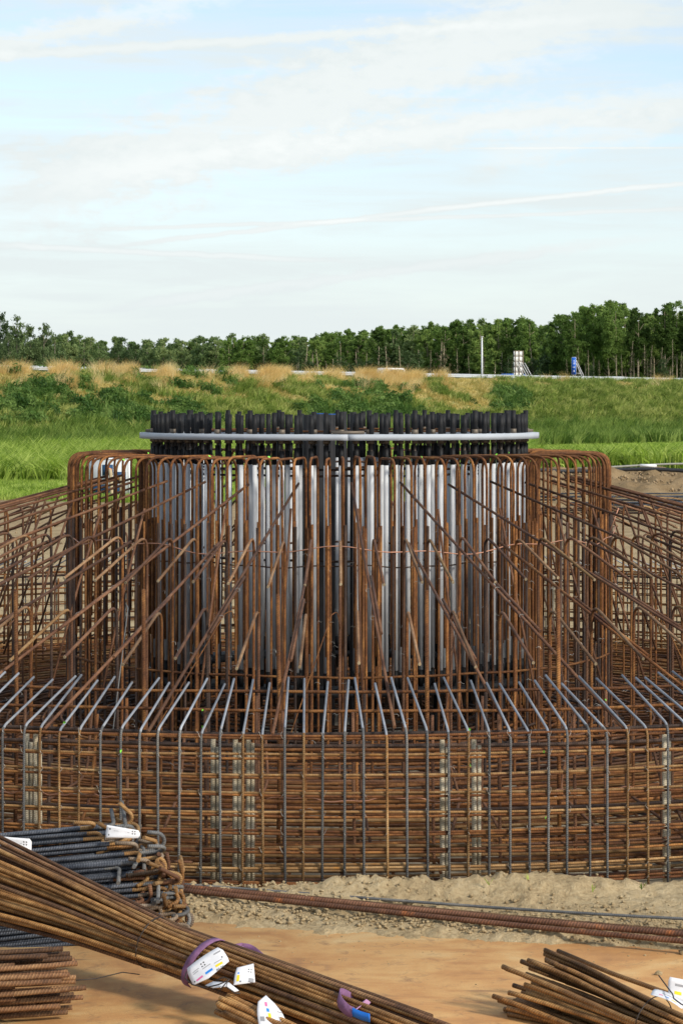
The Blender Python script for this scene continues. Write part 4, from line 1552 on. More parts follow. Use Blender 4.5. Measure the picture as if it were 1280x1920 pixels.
# ------------------------------------------------------------------ behind the cage: pump, pipe, stacked bars
print('back')
pb = P(208, 934, 93)
pump = thing('site_pump', 'white and teal pump cabinet with tan hoses on the grass behind the cage', 'pump', (pb.x, pb.y, 0), R(14))
def bx(name, c, s, m, parent, rot=None):
    mb = MB()
    mb.box((0, 0, 0), s)
    return link(name, mb.mesh(name, m, False), parent, c, rot or (0, 0, 0))


bx('cabinet', (0, .5, .86), (1.5, 1.0, 1.40), 'pump', pump)
bx('skid', (0, .5, .09), (1.56, 1.06, .16), 'pumpblue', pump)
bx('lid', (0, .5, 1.58), (1.56, 1.06, .05), 'white', pump)
bx('lower_panel', (-.1, -.012, .36), (1.24, .03, .36), 'pumpblue', pump)
bx('intake_panel', (-.12, -.013, 1.14), (.42, .03, .42), 'pumpblue', pump)
bx('outlet_panel', (.38, -.013, .86), (.44, .03, .40), 'pumpblue', pump)
bx('side_door', (.757, .5, .86), (.03, .82, 1.24), 'pumpteal', pump)
bx('side_trim', (.735, .0, .86), (.07, .04, 1.38), 'white', pump)
mb = MB(); mb.tube(fillet([(-.08, -.02, 1.12), (-.06, -.34, 1.12), (-.02, -.38, .2), (.2, -.7, .08)], .14, 5), .075, 10)
link('suction_hose', mb.mesh('suction_hose', 'hose'), pump)
mb = MB(); mb.tube([(-.08, -.03, 1.12), (-.07, -.2, 1.12)], .1, 12)
link('coupling', mb.mesh('coupling', 'orange'), pump)
mb = MB(); mb.tube(fillet([(.36, -.02, .82), (.38, -.4, .82), (.38, -.44, .06), (.9, -1.2, .06)], .14, 5), .095, 10)
link('outlet_hose', mb.mesh('outlet_hose', 'hose'), pump)
mb = MB(); mb.tube([(.36, -.03, .82), (.37, -.24, .82)], .12, 12)
link('coupling', mb.mesh('coupling', 'orange'), pump)

mb = MB()
xs_ = np.linspace(6.3, 30, 40)
mb.tube([(x, 72.6 + .2 * math.sin(x * .7), float(ground_base(np.array([x]), np.array([72.6]))[0]) + 0.17 + .05 * math.sin(x * 1.1)) for x in xs_], .085, 10)
tag(link('water_pipe', mb.mesh('water_pipe', 'duct')), 'black water pipe lying along the crest of the spoil heap', 'pipe')
mb = MB()
mb.tube([(x, 74.6 + .3 * math.sin(x * .5), float(ground_base(np.array([x]), np.array([74.6]))[0]) + 0.24 + .10 * math.sin(x * .55 - .5)) for x in np.linspace(10.2, 30, 40)], .045, 10)
hs_ = tag(link('suction_pipe', mb.mesh('suction_pipe', 'hosegrey')), 'pale grey hose with a white coupling lying above the black pipe', 'hose')
mb = MB(); mb.tube([(12.9, 74.5, 1.12), (13.6, 74.5, 1.10)], .065, 12)
link('coupling', mb.mesh('coupling', 'white'), hs_)

for i, (x0, x1, y0, n_, z_, m_, lab) in enumerate([(7.0, 21, 61.0, 16, .30, 'scale_blue', 'far bundle of blue grey bars lying in front of the spoil heap'),
                                            (8.5, 22, 57.0, 14, .22, 'scale_blue', 'nearer bundle of blue grey bars before the spoil heap'),
                                            (6.5, 20, 53.0, 14, .18, 'rust_dark', 'dark rusty bar bundle nearest the cage on the right'),
                                            (7.5, 19, 64.0, 10, .25, 'rust_dark', 'dark bundle at the foot of the spoil heap')]):
    t = thing('stored_bar_bundle', lab, 'rebar bundle', (x0, y0, 0), R(rj(3)), 'bar bundles stored behind the cage')
    for k in range(n_):
        mb = MB()
        yy, zz = (k % 5) * .09 + rj(.03), .04 + (k // 5) * z_ * .4
        mb.tube([(rj(.4), yy, zz), ((x1 - x0) / 2, yy + rj(.12), zz + rj(.03)), (x1 - x0 + rj(.4), yy, zz)], .03, 6)
        link('bar', mb.mesh('bar', m_), t)
for i in range(7):
    x0 = 9.5 + i * 1.35
    mb = MB()
    mb.tube(fillet([(0, 0, .0), (0.05, 0, .5 + rj(.06)), (.75, .1, .42), (2.4, .3, .05)], .25, 6), .018, 6)
    tag(link('bent_bar', mb.mesh('bent_bar', 'rust_tan'), None, (x0, 55.2 + rj(1.0), .03), (0, 0, rj(.15))), 'bent rusty bar standing among the stored bundles behind the cage', 'steel bar', 'bent bars among the stored bundles')

# ------------------------------------------------------------------ vegetation
print('veg')


def gz(x, y):
    return ground_base(np.asarray(x), np.asarray(y))


def tuft(nbl, h, w, spread, lean, mat, seed, curve=0.35, name='tuft'):
    r_ = np.random.default_rng(seed)
    vs, fs = [], []
    for k in range(nbl):
        a = r_.uniform(0, 2 * PI)
        d = spread * math.sqrt(r_.uniform(0, 1))
        bx_, by_ = d * math.cos(a), d * math.sin(a)
        hh = h * r_.uniform(.55, 1.1)
        la = r_.normal(0, lean)
        lb = r_.normal(0, lean)
        wind = curve * hh
        f = r_.uniform(0, PI)
        wx, wy = w * math.cos(f) / 2, w * math.sin(f) / 2
        p0 = Vector((bx_, by_, -.05))
        p1 = Vector((bx_ + la * hh * .4 + wind * .2, by_ + lb * hh * .4, hh * .6))
        p2 = Vector((bx_ + la * hh + wind, by_ + lb * hh, hh * r_.uniform(.85, 1.0)))
        i = len(vs)
        ww = Vector((wx, wy, 0))
        vs += [p0 - ww, p0 + ww, p1 + ww * .8, p1 - ww * .8, p2]
        fs += [[i, i + 1, i + 2, i + 3], [i + 3, i + 2, i + 4]]
    mb = MB()
    mb.poly(vs, fs)
    o = bpy.data.objects.new(name, mb.mesh(name, mat, False))
    return o


def bush(nl, h, w, ls, mat, seed):
    r_ = np.random.default_rng(seed)
    vs, fs = [], []
    for k in range(nl):
        d = r_.normal(0, 1, 3)
        d /= np.linalg.norm(d)
        rr = r_.uniform(.55, 1.0)
        c = np.array([d[0] * w * rr, d[1] * w * rr, abs(d[2]) * h * rr])
        a = r_.normal(0, 1, 3)
        a /= np.linalg.norm(a)
        b = np.cross(a, r_.normal(0, 1, 3))
        b /= np.linalg.norm(b)
        l = ls * r_.uniform(.6, 1.3)
        i = len(vs)
        vs += [c - a * l, c + b * l * .4, c + a * l, c - b * l * .4]
        fs += [[i, i + 1, i + 2, i + 3]]
    mb = MB()
    mb.poly(vs, fs)
    return bpy.data.objects.new('clump', mb.mesh('clump', mat, False))


def scatter(name, label, cat, x, y, src, smin, smax, z=None, tilt=0.12):
    n_ = len(x)
    z = gz(x, y) if z is None else z
    me = bpy.data.meshes.new(name)
    me.vertices.add(n_)
    me.vertices.foreach_set('co', np.stack([x, y, z], -1).astype(np.float32).ravel())
    a = me.attributes.new('rot', 'FLOAT_VECTOR', 'POINT')
    a.data.foreach_set('vector', np.stack([rng.normal(0, tilt, n_), rng.normal(0, tilt, n_), rng.uniform(-.9, .9, n_) + (rng.random(n_) < .3) * PI], -1).astype(np.float32).ravel())
    a = me.attributes.new('scl', 'FLOAT', 'POINT')
    a.data.foreach_set('value', rng.uniform(smin, smax, n_).astype(np.float32))
    o = link(name, me)
    ng = bpy.data.node_groups.new(name, 'GeometryNodeTree')
    ng.interface.new_socket('Geometry', in_out='INPUT', socket_type='NodeSocketGeometry')
    ng.interface.new_socket('Geometry', in_out='OUTPUT', socket_type='NodeSocketGeometry')
    gi, go = ng.nodes.new('NodeGroupInput'), ng.nodes.new('NodeGroupOutput')
    ip = ng.nodes.new('GeometryNodeInstanceOnPoints')
    jo = ng.nodes.new('GeometryNodeGeometryToInstance')
    for s in src:
        oi = ng.nodes.new('GeometryNodeObjectInfo')
        oi.inputs[0].default_value = s
        oi.inputs['As Instance'].default_value = True
        ng.links.new(oi.outputs['Geometry'], jo.inputs[0])
    ra = ng.nodes.new('GeometryNodeInputNamedAttribute')
    ra.data_type = 'FLOAT_VECTOR'
    ra.inputs[0].default_value = 'rot'
    sa = ng.nodes.new('GeometryNodeInputNamedAttribute')
    sa.data_type = 'FLOAT'
    sa.inputs[0].default_value = 'scl'
    ng.links.new(gi.outputs[0], ip.inputs['Points'])
    ng.links.new(jo.outputs[0], ip.inputs['Instance'])
    ip.inputs['Pick Instance'].default_value = True
    e2r = ng.nodes.new('FunctionNodeEulerToRotation')
    ng.links.new(ra.outputs['Attribute'], e2r.inputs[0])
    ng.links.new(e2r.outputs[0], ip.inputs['Rotation'])
    ng.links.new(sa.outputs['Attribute'], ip.inputs['Scale'])
    ng.links.new(ip.outputs[0], go.inputs[0])
    md = o.modifiers.new('scatter', 'NODES')
    md.node_group = ng
    return tag(o, label, cat, kind='stuff')


def region(n_, d0, d1, margin=1.12):
    """Random points on the ground between two depths inside the camera's view."""
    u = rng.random(n_)
    d = np.sqrt(d0 ** 2 + u * (d1 ** 2 - d0 ** 2))
    x = (rng.random(n_) * 2 - 1) * 640 / F * d * margin + CAM.x
    return x, d + CAM.y


def pxc(x, y):
    return 640 + (x - CAM.x) / (y - CAM.y) * F


def pyc(x, y, z):
    return HORIZON - (z - CAM.z) / (y - CAM.y) * F


def sdist(x, y):
    return (x - LA[0]) * LN[0] + (y - LA[1]) * LN[1]


def cnoise(x, y, sc, seed):
    return np.array([mnoise.fractal(Vector((a * sc + seed, b * sc, seed)), 1.0, 2.0, 3) for a, b in zip(x, y)])


g_tall = [tuft(20, 1.25, .060, .30, .24, 'grass', s, .62) for s in (1, 2, 3, 21, 22)]
g_short = [tuft(26, .20, .018, .35, .30, 'grass', s, .2) for s in (4, 5)]
g_bank = [tuft(26, .80, .07, .45, .36, 'bank', s, .45) for s in (6, 7, 8, 23)]
g_reed = [tuft(26, 1.5, .08, .55, .20, 'reed', s, .35) for s in (9, 10, 24)]
g_gold = [tuft(30, .50, .060, .5, .5, 'gold', s, .6) for s in (11, 12)]
g_fluff = [tuft(60, 1.45, .020, .55, .22, 'goldfluff', s, .30) for s in (13, 14)]
g_shrub = [bush(130, .9, .75, .14, 'shrub', s) for s in (15, 16)] + [tuft(30, 1.1, .06, .6, .2, 'shrub', 17, .2)]

# field between the site and the bank
x, y = region(30000, 88, 215)
s = sdist(x, y)
px = pxc(x, y)
cn = cnoise(x, y, .08, 2.0)
rightside = px > 985
site_edge = np.where(x > 4.5, 77.5, 66.5 + 3 * np.sin(x * .35))
left = ~rightside & (y > np.where(rightside, 0, 84 + 2 * cn)) & (s > 24)
rt = rightside & (y > 77) & (y < 118 + 6 * cn) & (s > 24)
mid_ = (px > 300) & (px < 985)
keep = (left | rt) & (~mid_ | (rng.random(len(x)) < .5))
scatter('tall_grass', 'tall bright green grass bending in the wind behind the cage', 'grass', x[keep], y[keep], g_tall, .75, 1.25)
x, y = region(26000, 89, 125)
s = sdist(x, y)
keep = (y > np.where(x > 4.5, 78, 63 + 2 * np.sin(x * .35))) & (s > 26) & ~((pxc(x, y) > 985) & (y > 95))
scatter('short_grass', 'short bright grass at the edge of the building site', 'grass', x[keep], y[keep], g_short, .6, 1.5)
x, y = region(26000, 150, 272)
s = sdist(x, y)
keep = (pxc(x, y) > 960) & (s > 27) & (y > 118)
scatter('mown_grass', 'pale mown strip of grass below the bank on the right', 'grass', x[keep], y[keep], g_short, .7, 1.3)

# the bank
x, y = region(52000, 160, 345)
s = sdist(x, y)
ok = (s > -3) & (s < 30)
x, y, s = x[ok], y[ok], s[ok]
z = gz(x, y)
PX, PY = pxc(x, y), pyc(x, y, z)
c1 = cnoise(x, y, .10, 5.0)
c2 = cnoise(x, y, .25, 9.0)
gold = ((s < 5.5 + 2.5 * c1) & (s > 1.2) & (c2 + .5 * c1 > .05 - .35 * (PX < 850))) | ((np.abs(PX - 850 + (PY - 745) * .4) < 75 + 30 * c2) & (PY < 775) & (PY > 700) & (c2 > -.35)) | ((s < 12) & (s > 1) & (c2 > .12) & (PX < 900))
dark = (((PX < 420 + 60 * c1) & (PY > 705 + 12 * c2) & (PY < 800)) | ((np.abs(PX - 670) < 110 + 30 * c2) & (PY > 728) & (PY < 790)) | ((np.abs(PX - 935) < 55) & (PY > 733) & (PY < 775)))
dark = dark & (c1 + .6 * c2 > -.22) & ~gold
reedm = (s > 19 + 2 * c1) & ~dark & ~gold
rest = ~(gold | dark | reedm) & (s > 1.0)
thin = rng.random(len(x))
scatter('golden_grass', 'dry golden grass along the top of the bank', 'grass', x[gold], y[gold], g_gold, .6, 1.1)
k = dark & (thin < .5)
scatter('green_shrubs', 'dense dark green shrub cover on the bank', 'shrubs', x[k], y[k], g_shrub, .7, 1.35)
scatter('bank_grass', 'rough green grass covering the slope of the bank', 'grass', x[rest], y[rest], g_bank, .7, 1.3)
k = reedm & (thin < .8)
scatter('reeds', 'green reeds along the foot of the bank', 'reeds', x[k], y[k], g_reed, .7, 1.15)
# feathery golden plumes standing on the crest
cx, cy = [], []
for (p0, p1, n_) in [(22, 50, 28), (100, 140, 55), (175, 200, 22), (215, 255, 45), (285, 330, 26), (438, 462, 34), (488, 540, 90), (610, 640, 18), (668, 700, 55), (712, 790, 110), (815, 840, 12), (380, 395, 6), (1010, 1060, 6), (1225, 1275, 10), (0, 12, 8), (560, 590, 8)]:
    for _ in range(n_):
        p = random.uniform(p0, p1)
        so = random.uniform(.6, 3.8) if random.random() < .7 else random.uniform(3, 9)
        # point on line offset so: solve for position on ray px
        k_ = (p - 640) / F
        # x = k*(y+26.5); s(x,y)=so
        y_ = (so + LA[0] * LN[0] + LA[1] * LN[1] - k_ * 26.5 * LN[0] - CAM.x * LN[0]) / (k_ * LN[0] + LN[1])
        cx.append(CAM.x + k_ * (y_ + 26.5))
        cy.append(y_)
scatter('golden_plumes', 'feathery golden plume grass on the crest of the bank', 'grass', np.array(cx), np.array(cy), g_fluff, .7, 1.25)


# ------------------------------------------------------------------ crash barrier, road signs, vehicles
def on_line(px, off):
    """Point at lateral pixel px on a line parallel to the barrier, off metres beyond it."""
    so = -off
    k_ = (px - 640) / F
    y_ = (so + LA[0] * LN[0] + LA[1] * LN[1] - k_ * 26.5 * LN[0] - CAM.x * LN[0]) / (k_ * LN[0] + LN[1])
    return CAM.x + k_ * (y_ + 26.5), y_


def barrier(name, label, off, z0):
    a = LA - LN * off
    t = thing(name, label, 'crash barrier', (a[0], a[1], z0), math.atan2(LD[1], LD[0]), 'crash barriers on the bank')
    # rail profile segments, each 4 m
    prof = [(0, .0), (-.05, .05), (-.05, .10), (0, .155), (-.05, .21), (-.05, .26), (0, .31)]
    mb = MB()
    vs = [(0, p[0], p[1]) for p in prof] + [(4.02, p[0], p[1]) for p in prof]
    vs += [(v[0], v[1] + .012, v[2]) for v in vs]
    m_ = len(prof)
    fs = [[i, i + 1, m_ + i + 1, m_ + i] for i in range(m_ - 1)]
    fs += [[2 * m_ + i, 3 * m_ + i, 3 * m_ + i + 1, 2 * m_ + i + 1] for i in range(m_ - 1)]
    fs += [[0, m_, 3 * m_, 2 * m_], [m_ - 1, 3 * m_ - 1, 4 * m_ - 1, 2 * m_ - 1]]
    mb.poly(vs, fs)
    rail = mb.mesh('rail', 'rail', False)
    pm = MB()
    pm.box((0, .06, -.1), (.06, .08, .82))
    post = pm.mesh('post', 'rail', False)
    for k in range(-6, 40):
        link('rail', rail, t, (k * 4, 0, .40), (0, 0, 0))
        link('post', post, t, (k * 4 + 2, 0, .30))


barrier('crash_barrier', 'near galvanised crash barrier running along the crest of the bank', 0.0, 6.62)
barrier('crash_barrier', 'far crash barrier just behind the near one along the road', 2.6, 6.78)

# lamp post
x_, y_ = on_line(903, 9)
lp = thing('lamp_post', 'plain white lamp post standing by the road', 'lamp post', (x_, y_, 6.6))
d_ = y_ + 26.5
top = CAM.z + (765 - 632) / F * d_ - 6.6
mb = MB(); mb.tube([(0, 0, 0), (0, 0, top * .5), (0, 0, top)], [.12, .10, .075], 10)
link('pole', mb.mesh('pole', 'pole'), lp)
mb = MB(); mb.tube([(0, 0, 0), (0, 0, .25)], .2, 10)
link('base', mb.mesh('base', 'pole'), lp)
mb = MB(); mb.box((0, 0, top + .05), (.3, .22, .1))
link('lamp_head', mb.mesh('lamp_head', 'strut', False), lp)

# back of the large sign, with beams and props
x_, y_ = on_line(971, 12)
d_ = y_ + 26.5
h0 = CAM.z + (765 - 712) / F * d_
h1 = CAM.z + (765 - 658) / F * d_
wd = 18 / F * d_ / math.cos(R(28))
sg = thing('large_road_sign', 'white back of a large road sign propped by slanting struts', 'road sign', (x_, y_, 6.6), R(28))
hh = h1 - 6.6
bh = (hh - .15) / 6
bw = wd / 2
for j in range(6):
    for i in range(2):
        bx('panel', ((i - .5) * bw, 0, .15 + (j + .5) * bh), (bw - .03, .05, bh - .03), 'boardback', sg)
for j in range(7):
    bx('beam', (0, -.05, .15 + j * bh), (wd, .05, .05), 'beam', sg)
for i in (-.72, .06, .92):
    bx('mast', (i * wd / 2, -.12, hh / 2 - .2), (.06, .09, hh + .4), 'beam', sg)
for i in range(4):
    mb = MB()
    a = Vector((-wd / 2 + .25 + i * .42, -.15, hh * (.70 - .02 * i)))
    mb.tube([a, a + Vector((1.55, -.6, -hh * .74))], .055, 6)
    link('strut', mb.mesh('strut', 'strut'), sg)
mb = MB(); mb.tube([(wd / 2 + .1, -.3, 1.2), (wd / 2 + 1.0, -.5, .75)], .04, 6)
link('strut', mb.mesh('strut', 'strut'), sg)

# narrow blue sign
x_, y_ = on_line(1075, 12)
d_ = y_ + 26.5
bz0, bz1 = CAM.z + (765 - 702) / F * d_ - 6.6, CAM.z + (765 - 670) / F * d_ - 6.6
bs_ = thing('blue_road_sign', 'narrow blue road sign seen at an angle on a lattice frame', 'road sign', (x_, y_, 6.6), R(-8))
bwid = 8 / F * d_
bx('sign_board', (0, 0, (bz0 + bz1) / 2), (bwid, .08, bz1 - bz0), 'signblue', bs_)
bx('sign_border', (0, .02, (bz0 + bz1) / 2), (bwid + .05, .05, bz1 - bz0 + .05), 'white', bs_)
H_ = bz1 - bz0
mk = MB()
mk.box((0, -.045, bz0 + H_ * .80), (.12, .01, H_ * .05))
mk.box((0, -.045, bz0 + H_ * .70), (.07, .01, H_ * .10))
mk.box((-.03, -.045, bz0 + H_ * .62), (.05, .01, H_ * .08))
mk.box((.04, -.045, bz0 + H_ * .62), (.05, .01, H_ * .08))
link('white_symbol', mk.mesh('white_symbol', 'white', False), bs_)
for q, ww in ((.44, .30), (.40, .26), (.24, .12), (.20, .20), (.16, .16)):
    bx('lettering', (0, -.045, bz0 + H_ * q), (ww, .01, H_ * .025), 'white', bs_)
la, lb_ = Vector((bwid / 2 + .02, .1, bz1 - .35)), Vector((bwid / 2 + 1.6, .1, -.2))
lc, ld = Vector((-.1, .1, bz0)), Vector((.25, .1, -.2))
for off in (0, -.42):
    mb = MB(); mb.tube([la + Vector((0, 0, off)), lb_ + Vector((off * .8, 0, 0))], .05, 6)
    link('lattice_chord', mb.mesh('lattice_chord', 'strut'), bs_)
for k in range(9):
    t0 = k / 9
    p = la.lerp(lb_, t0)
    q = (la + Vector((0, 0, -.42))).lerp(lb_ + Vector((-.34, 0, 0)), t0 + (.06 if k % 2 else -.02))
    mb = MB(); mb.tube([p, q], .03, 5)
    link('lattice_brace', mb.mesh('lattice_brace', 'strut'), bs_)
mb = MB(); mb.tube([lc, ld], .06, 6)
link('post', mb.mesh('post', 'strut'), bs_)
mb = MB(); mb.tube([Vector((.1, .1, bz0 + .2)), Vector((.95, .1, bz0 + .1))], .04, 6)
link('lattice_brace', mb.mesh('lattice_brace', 'strut'), bs_)


def vehicle(name, label, cat, px, off, length, width, height, hood, paint, zoff=0.0):
    x_, y_ = on_line(px, off)
    v = thing(name, label, cat, (x_, y_, 6.63), math.atan2(LD[1], LD[0]))
    L2, W2 = length / 2, width / 2
    prof = [(-L2, .35), (L2, .35), (L2, height * .55), (L2 - hood, height * .62), (L2 - hood - .6, height), (-L2 + .25, height), (-L2, height * .7)]
    n_ = len(prof)
    vs = [(p[0], -W2, p[1]) for p in prof] + [(p[0], W2, p[1]) for p in prof]
    mb = MB()
    mb.poly(vs, [list(range(n_)), list(range(n_, 2 * n_))[::-1]] + [[i, (i + 1) % n_, n_ + (i + 1) % n_, n_ + i][::-1] for i in range(n_)])
    o = link('body', mb.mesh('body', paint, False), v)
    b = o.modifiers.new('b', 'BEVEL'); b.width = .08; b.segments = 2
    for s in (-1, 1):
        mb = MB()
        yy = s * (W2 + .006)
        z0_, z1_ = height * .64, height * .90
        for a, b_ in ((-L2 + .4, -.55), (-.45, L2 - hood - .75)):
            mb.poly([(a, yy, z0_), (b_, yy, z0_), (b_, yy, z1_), (a, yy, z1_)], [[0, 1, 2, 3]])
        link('side_window', mb.mesh('side_window', 'glass', False), v)
        for xx in (-L2 + .8, L2 - .8):
            mb = MB(); mb.tube([(xx, s * (W2 - .2), .33), (xx, s * (W2 + .01), .33)], .33, 14)
            link('wheel', mb.mesh('wheel', 'tyre', False), v)
    mb = MB()
    f0, f1 = (L2 - hood + .004, height * .64), (L2 - hood - .56, height * .96)
    mb.poly([(f0[0], -W2 + .15, f0[1]), (f0[0], W2 - .15, f0[1]), (f1[0] + .03, W2 - .2, f1[1]), (f1[0] + .03, -W2 + .2, f1[1])], [[0, 1, 2, 3]])
    link('windscreen', mb.mesh('windscreen', 'glass', False), v)
    return v


vehicle('car', 'blue van driving on the road left of the white sign back', 'van', 966, 17.0, 4.4, 1.8, 1.35, .9, 'carblue')
vehicle('van', 'white van half hidden behind golden plumes on the road', 'van', 738, 17.0, 4.6, 1.9, 1.75, .9, 'white')
vehicle('car', 'pale car roof just above the barrier right of the blue sign', 'car', 1155, 17.0, 4.4, 1.8, 1.25, 1.1, 'pump')

# ------------------------------------------------------------------ trees
print('trees')


def leaf_cloud(centers, radii, per, ls, r_):
    vs, fs = [], []
    n_ = len(centers) * per
    c = np.repeat(centers, per, axis=0)
    rr = np.repeat(radii, per)
    d = r_.normal(0, 1, (n_, 3))
    d /= np.linalg.norm(d, axis=1)[:, None]
    d *= (r_.random(n_) ** .5)[:, None]
    c = c + d * rr[:, None] * np.array([1, 1, .8])
    a = r_.normal(0, 1, (n_, 3))
    a /= np.linalg.norm(a, axis=1)[:, None]
    b = np.cross(a, r_.normal(0, 1, (n_, 3)))
    b /= np.linalg.norm(b, axis=1)[:, None]
    l = (ls * r_.uniform(.6, 1.3, n_))[:, None]
    q = np.stack([c - a * l, c + b * l * .5, c + a * l, c - b * l * .5], 1).reshape(-1, 3)
    return q, n_


def tree_meshes(seed, H, crown0, width, ncl, per, ls, leafm, barkm, columnar=True, trunk_r=.17, limb_n=9):
    r_ = np.random.default_rng(seed)
    tb = MB()
    bend = r_.normal(0, .25, 2)
    tp = [(bend[0] * t * t, bend[1] * t * t, H * .96 * t) for t in np.linspace(0, 1, 7)]
    tb.tube(tp, np.linspace(trunk_r, .03, 7), 6)
    for k in range(limb_n):
        z = H * r_.uniform(max(.15, crown0 - .15), .85)
        a = r_.uniform(0, 2 * PI)
        l = width * r_.uniform(.4, .8) * (1 - .5 * z / H)
        t = z / H
        p = Vector((bend[0] * t * t, bend[1] * t * t, z))
        q = p + Vector((math.cos(a) * l, math.sin(a) * l, l * r_.uniform(.7, 1.5)))
        tb.tube([p, p.lerp(q, .5) + Vector((0, 0, .1)), q], [.06, .04, .015], 5)
    cs, rs = [], []
    leaders = [(0.0, 0.0, 1.0)]
    for q in range(r_.integers(3, 7)):
        a = r_.uniform(0, 2 * PI)
        d = width * r_.uniform(.35, .85)
        leaders.append((math.cos(a) * d, math.sin(a) * d, r_.uniform(.62, .97)))
    for k in range(ncl):
        lx, ly, lh = leaders[k % len(leaders)]
        t = r_.random() ** 0.85
        z = H * (crown0 + (lh - crown0) * t)
        prof = (math.sin(PI * min(1, t * .78 + .18)) ** .8) * (1.0 if lx == 0 else .62) * r_.uniform(.6, 1.1)
        a = r_.uniform(0, 2 * PI)
        rad_ = width * .85 * prof * math.sqrt(r_.random())
        f_ = (.35 + .65 * t)
        cs.append((math.cos(a) * rad_ + lx * f_ + bend[0] * (z / H) ** 2, math.sin(a) * rad_ + ly * f_ + bend[1] * (z / H) ** 2, z))
        rs.append(width * r_.uniform(.14, .32) * (1.15 - .5 * t))
    q, n_ = leaf_cloud(np.array(cs), np.array(rs), per, ls, r_)
    cb = MB()
    cb.add(q, np.arange(n_ * 4), np.full(n_, 4))
    return tb.mesh('trunk', barkm), cb.mesh('crown', leafm, False)


pop = [tree_meshes(50 + i, 18, c0, w * 1.45, 230, 52, .20, 'leaf_a', 'palebark') for i, (c0, w) in enumerate([(.42, 1.9), (.36, 2.2), (.48, 1.7), (.40, 2.4), (.30, 2.0)])]
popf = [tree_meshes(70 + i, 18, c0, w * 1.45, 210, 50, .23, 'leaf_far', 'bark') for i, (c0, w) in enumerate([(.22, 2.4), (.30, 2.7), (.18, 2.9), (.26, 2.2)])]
dense = [tree_meshes(60 + i, 18, .03, 3.6, 220, 44, .30, 'leaf_a', 'bark') for i in range(3)]
slim = [tree_meshes(80 + i, 9, .10, .62, 60, 22, .13, m_, 'palebark', trunk_r=.09, limb_n=14) for i, m_ in enumerate(['leaf_dry', 'leaf_b', 'leaf_dry'])]
bare = [tree_meshes(90 + i, 13, .5, .8, 8, 16, .10, 'leaf_dry', 'palebark', trunk_r=.13, limb_n=16) for i in range(2)]
will = [tree_meshes(95 + i, 12, .06, 3.4, 190, 42, .17, 'leaf_b', 'bark') for i in range(3)]


def plant_tree(ms, name, label, group, x_, y_, sc, rz=None, cat='tree', sz=1.0):
    t = thing(name, label, cat, (x_, y_, float(gz([x_], [y_])[0])), random.uniform(0, 6.28) if rz is None else rz, group)
    t.scale = (sc * random.uniform(.9, 1.1), sc * random.uniform(.9, 1.1), sc * sz)
    link('trunk', ms[0], t)
    link('crown', ms[1], t)
    return t


# row line: px -> depth, tree height from the photograph's skyline
def skyline(px):
    return float(np.interp(px, [-60, 90, 130, 190, 260, 330, 420, 520, 600, 700, 800, 900, 980, 1045, 1055, 1090, 1160, 1215, 1240, 1290, 1340],
                           [640, 640, 628, 640, 646, 640, 634, 636, 634, 622, 612, 606, 600, 614, 588, 580, 572, 590, 574, 572, 574]))


def depth_at(px):
    return float(np.interp(px, [-60, 100, 600, 1045, 1050, 1340], [520, 505, 445, 385, 340, 330]))


used_labels = set()
for row in range(5):
    px = -50.0 + row * 9
    while px < 1335:
        d = depth_at(px) + row * 9 + rj(2.5)
        top = skyline(px) - 3 + rj(7) + (2 if row == 0 else 0)
        x_ = CAM.x + (px - 640) / F * d
        y_ = d - 26.5
        hgt = CAM.z + (HORIZON - top) / F * d
        g_ = float(gz([x_], [y_])[0])
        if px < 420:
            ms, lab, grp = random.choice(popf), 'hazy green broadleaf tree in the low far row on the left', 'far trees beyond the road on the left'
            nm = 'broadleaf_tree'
        elif px < 1048:
            ms, lab, grp = random.choice(pop + popf[:1]), 'green poplar in the long receding row beyond the road', 'poplars in the long row beyond the road'
            nm = 'poplar_tree'
        else:
            ms, lab, grp = random.choice(pop), 'tall dark poplar with bare lower trunk in the nearer stand on the right', 'tall poplars in the right hand stand'
            nm = 'poplar_tree'
        if row == 0:
            for q_, w_ in ((903, 'poplar right behind the white lamp post, in the front of the row'), (971, 'poplar straight behind the white sign back, in the front of the row'), (1047, 'poplar at the low step in the skyline where the tall stand begins'), (1075, 'tall poplar right behind the blue road sign')):
                if abs(px - q_) < 16 and w_ not in used_labels:
                    used_labels.add(w_)
                    lab = w_
        if row >= 3:
            ms = random.choice(dense)
            top += 5
            hgt = CAM.z + (HORIZON - top) / F * d
        if abs(px - 1048) < 4 and row < 2:
            px += 6
            continue
        plant_tree(ms, nm, lab, grp, x_, y_, (hgt - g_) / 18)
        px += random.uniform(.75, 1.2) * (3.5 if row == 0 else 3.3) / d * F
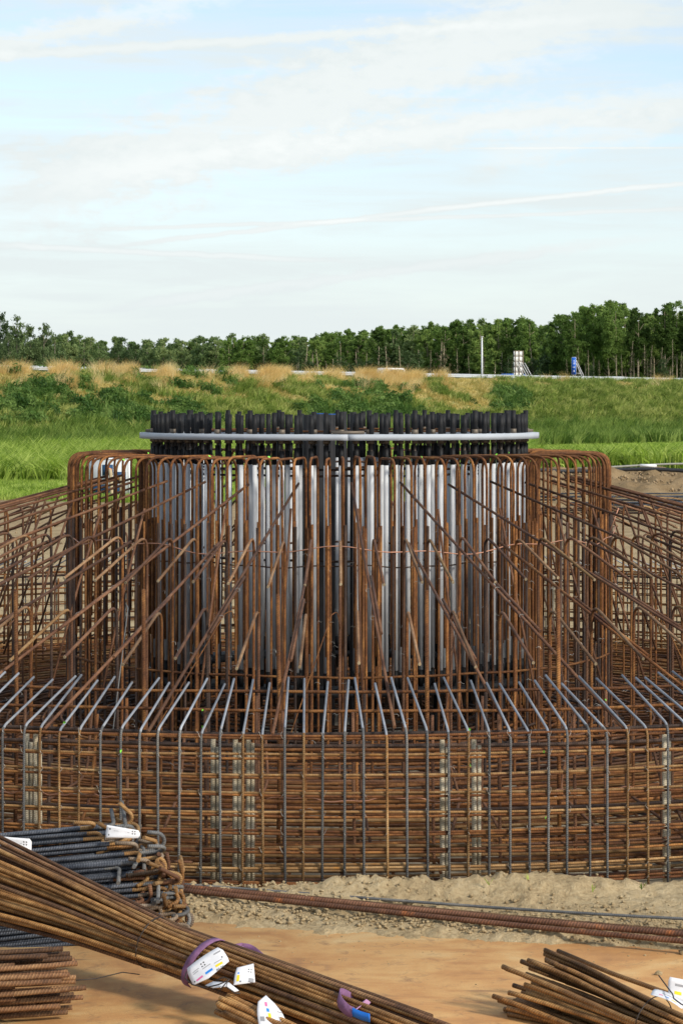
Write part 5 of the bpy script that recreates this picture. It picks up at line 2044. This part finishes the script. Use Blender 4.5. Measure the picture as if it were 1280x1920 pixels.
# slim growth and bare stems in front of the rows
px = 560.0
while px < 1300:
    d = depth_at(px) - random.uniform(5, 14)
    x_, y_ = CAM.x + (px - 640) / F * d, d - 26.5
    tall = random.uniform(632, 678)
    hgt = CAM.z + (HORIZON - tall) / F * d
    g_ = float(gz([x_], [y_])[0])
    if random.random() < .35:
        plant_tree(random.choice(bare), 'bare_tree', 'half bare pale stem in front of the poplar row', 'half bare stems before the poplars', x_, y_, (hgt - g_) / 13, cat='tree')
    else:
        plant_tree(random.choice(slim), 'slender_tree', 'slim ivy green young tree in front of the poplar row', 'slim young trees before the poplars', x_, y_, (hgt - g_) / 9, cat='tree')
    px += random.uniform(9, 26)
# rounded willows low in the row
for px, top, d, w_ in ((760, 658, 400, 1), (960, 668, 360, .6), (1000, 672, 360, .6), (1040, 645, 350, .6), (1245, 672, 322, .7), (700, 672, 410, .8), (640, 668, 420, .8), (560, 660, 430, .8), (1105, 685, 330, .5)):
    x_, y_ = CAM.x + (px - 640) / F * d, d - 26.5
    hgt = CAM.z + (HORIZON - top) / F * d
    plant_tree(random.choice(will), 'willow_tree', 'pale green rounded willow low before the poplar row', 'willows before the poplars', x_, y_, (hgt - float(gz([x_], [y_])[0])) / 12)
# nearer trees on the left
for px, top, d, lab in ((2, 590, 262, 'grey green tree at the very left edge of the photo, tallest there'), (32, 594, 258, 'grey green tree second from the left edge'), (58, 612, 262, 'grey green tree third from the left edge, leaning crown'), (82, 606, 258, 'narrow grey green tree at the right end of the left group'), (103, 628, 300, 'small round tree beside the grey green group on the left'), (-30, 600, 262, 'grey green tree partly outside the left edge'), (16, 625, 252, 'low bushy tree in front of the left group')):
    x_, y_ = CAM.x + (px - 640) / F * d, d - 26.5
    hgt = CAM.z + (HORIZON - top) / F * d
    g_ = float(gz([x_], [y_])[0])
    t = plant_tree(random.choice(will), 'willow_tree', lab, 'grey green trees at the left edge', x_, y_, (hgt - g_) / 12)
    t.scale = (t.scale[0] * .78, t.scale[1] * .78, t.scale[2])
print('done')
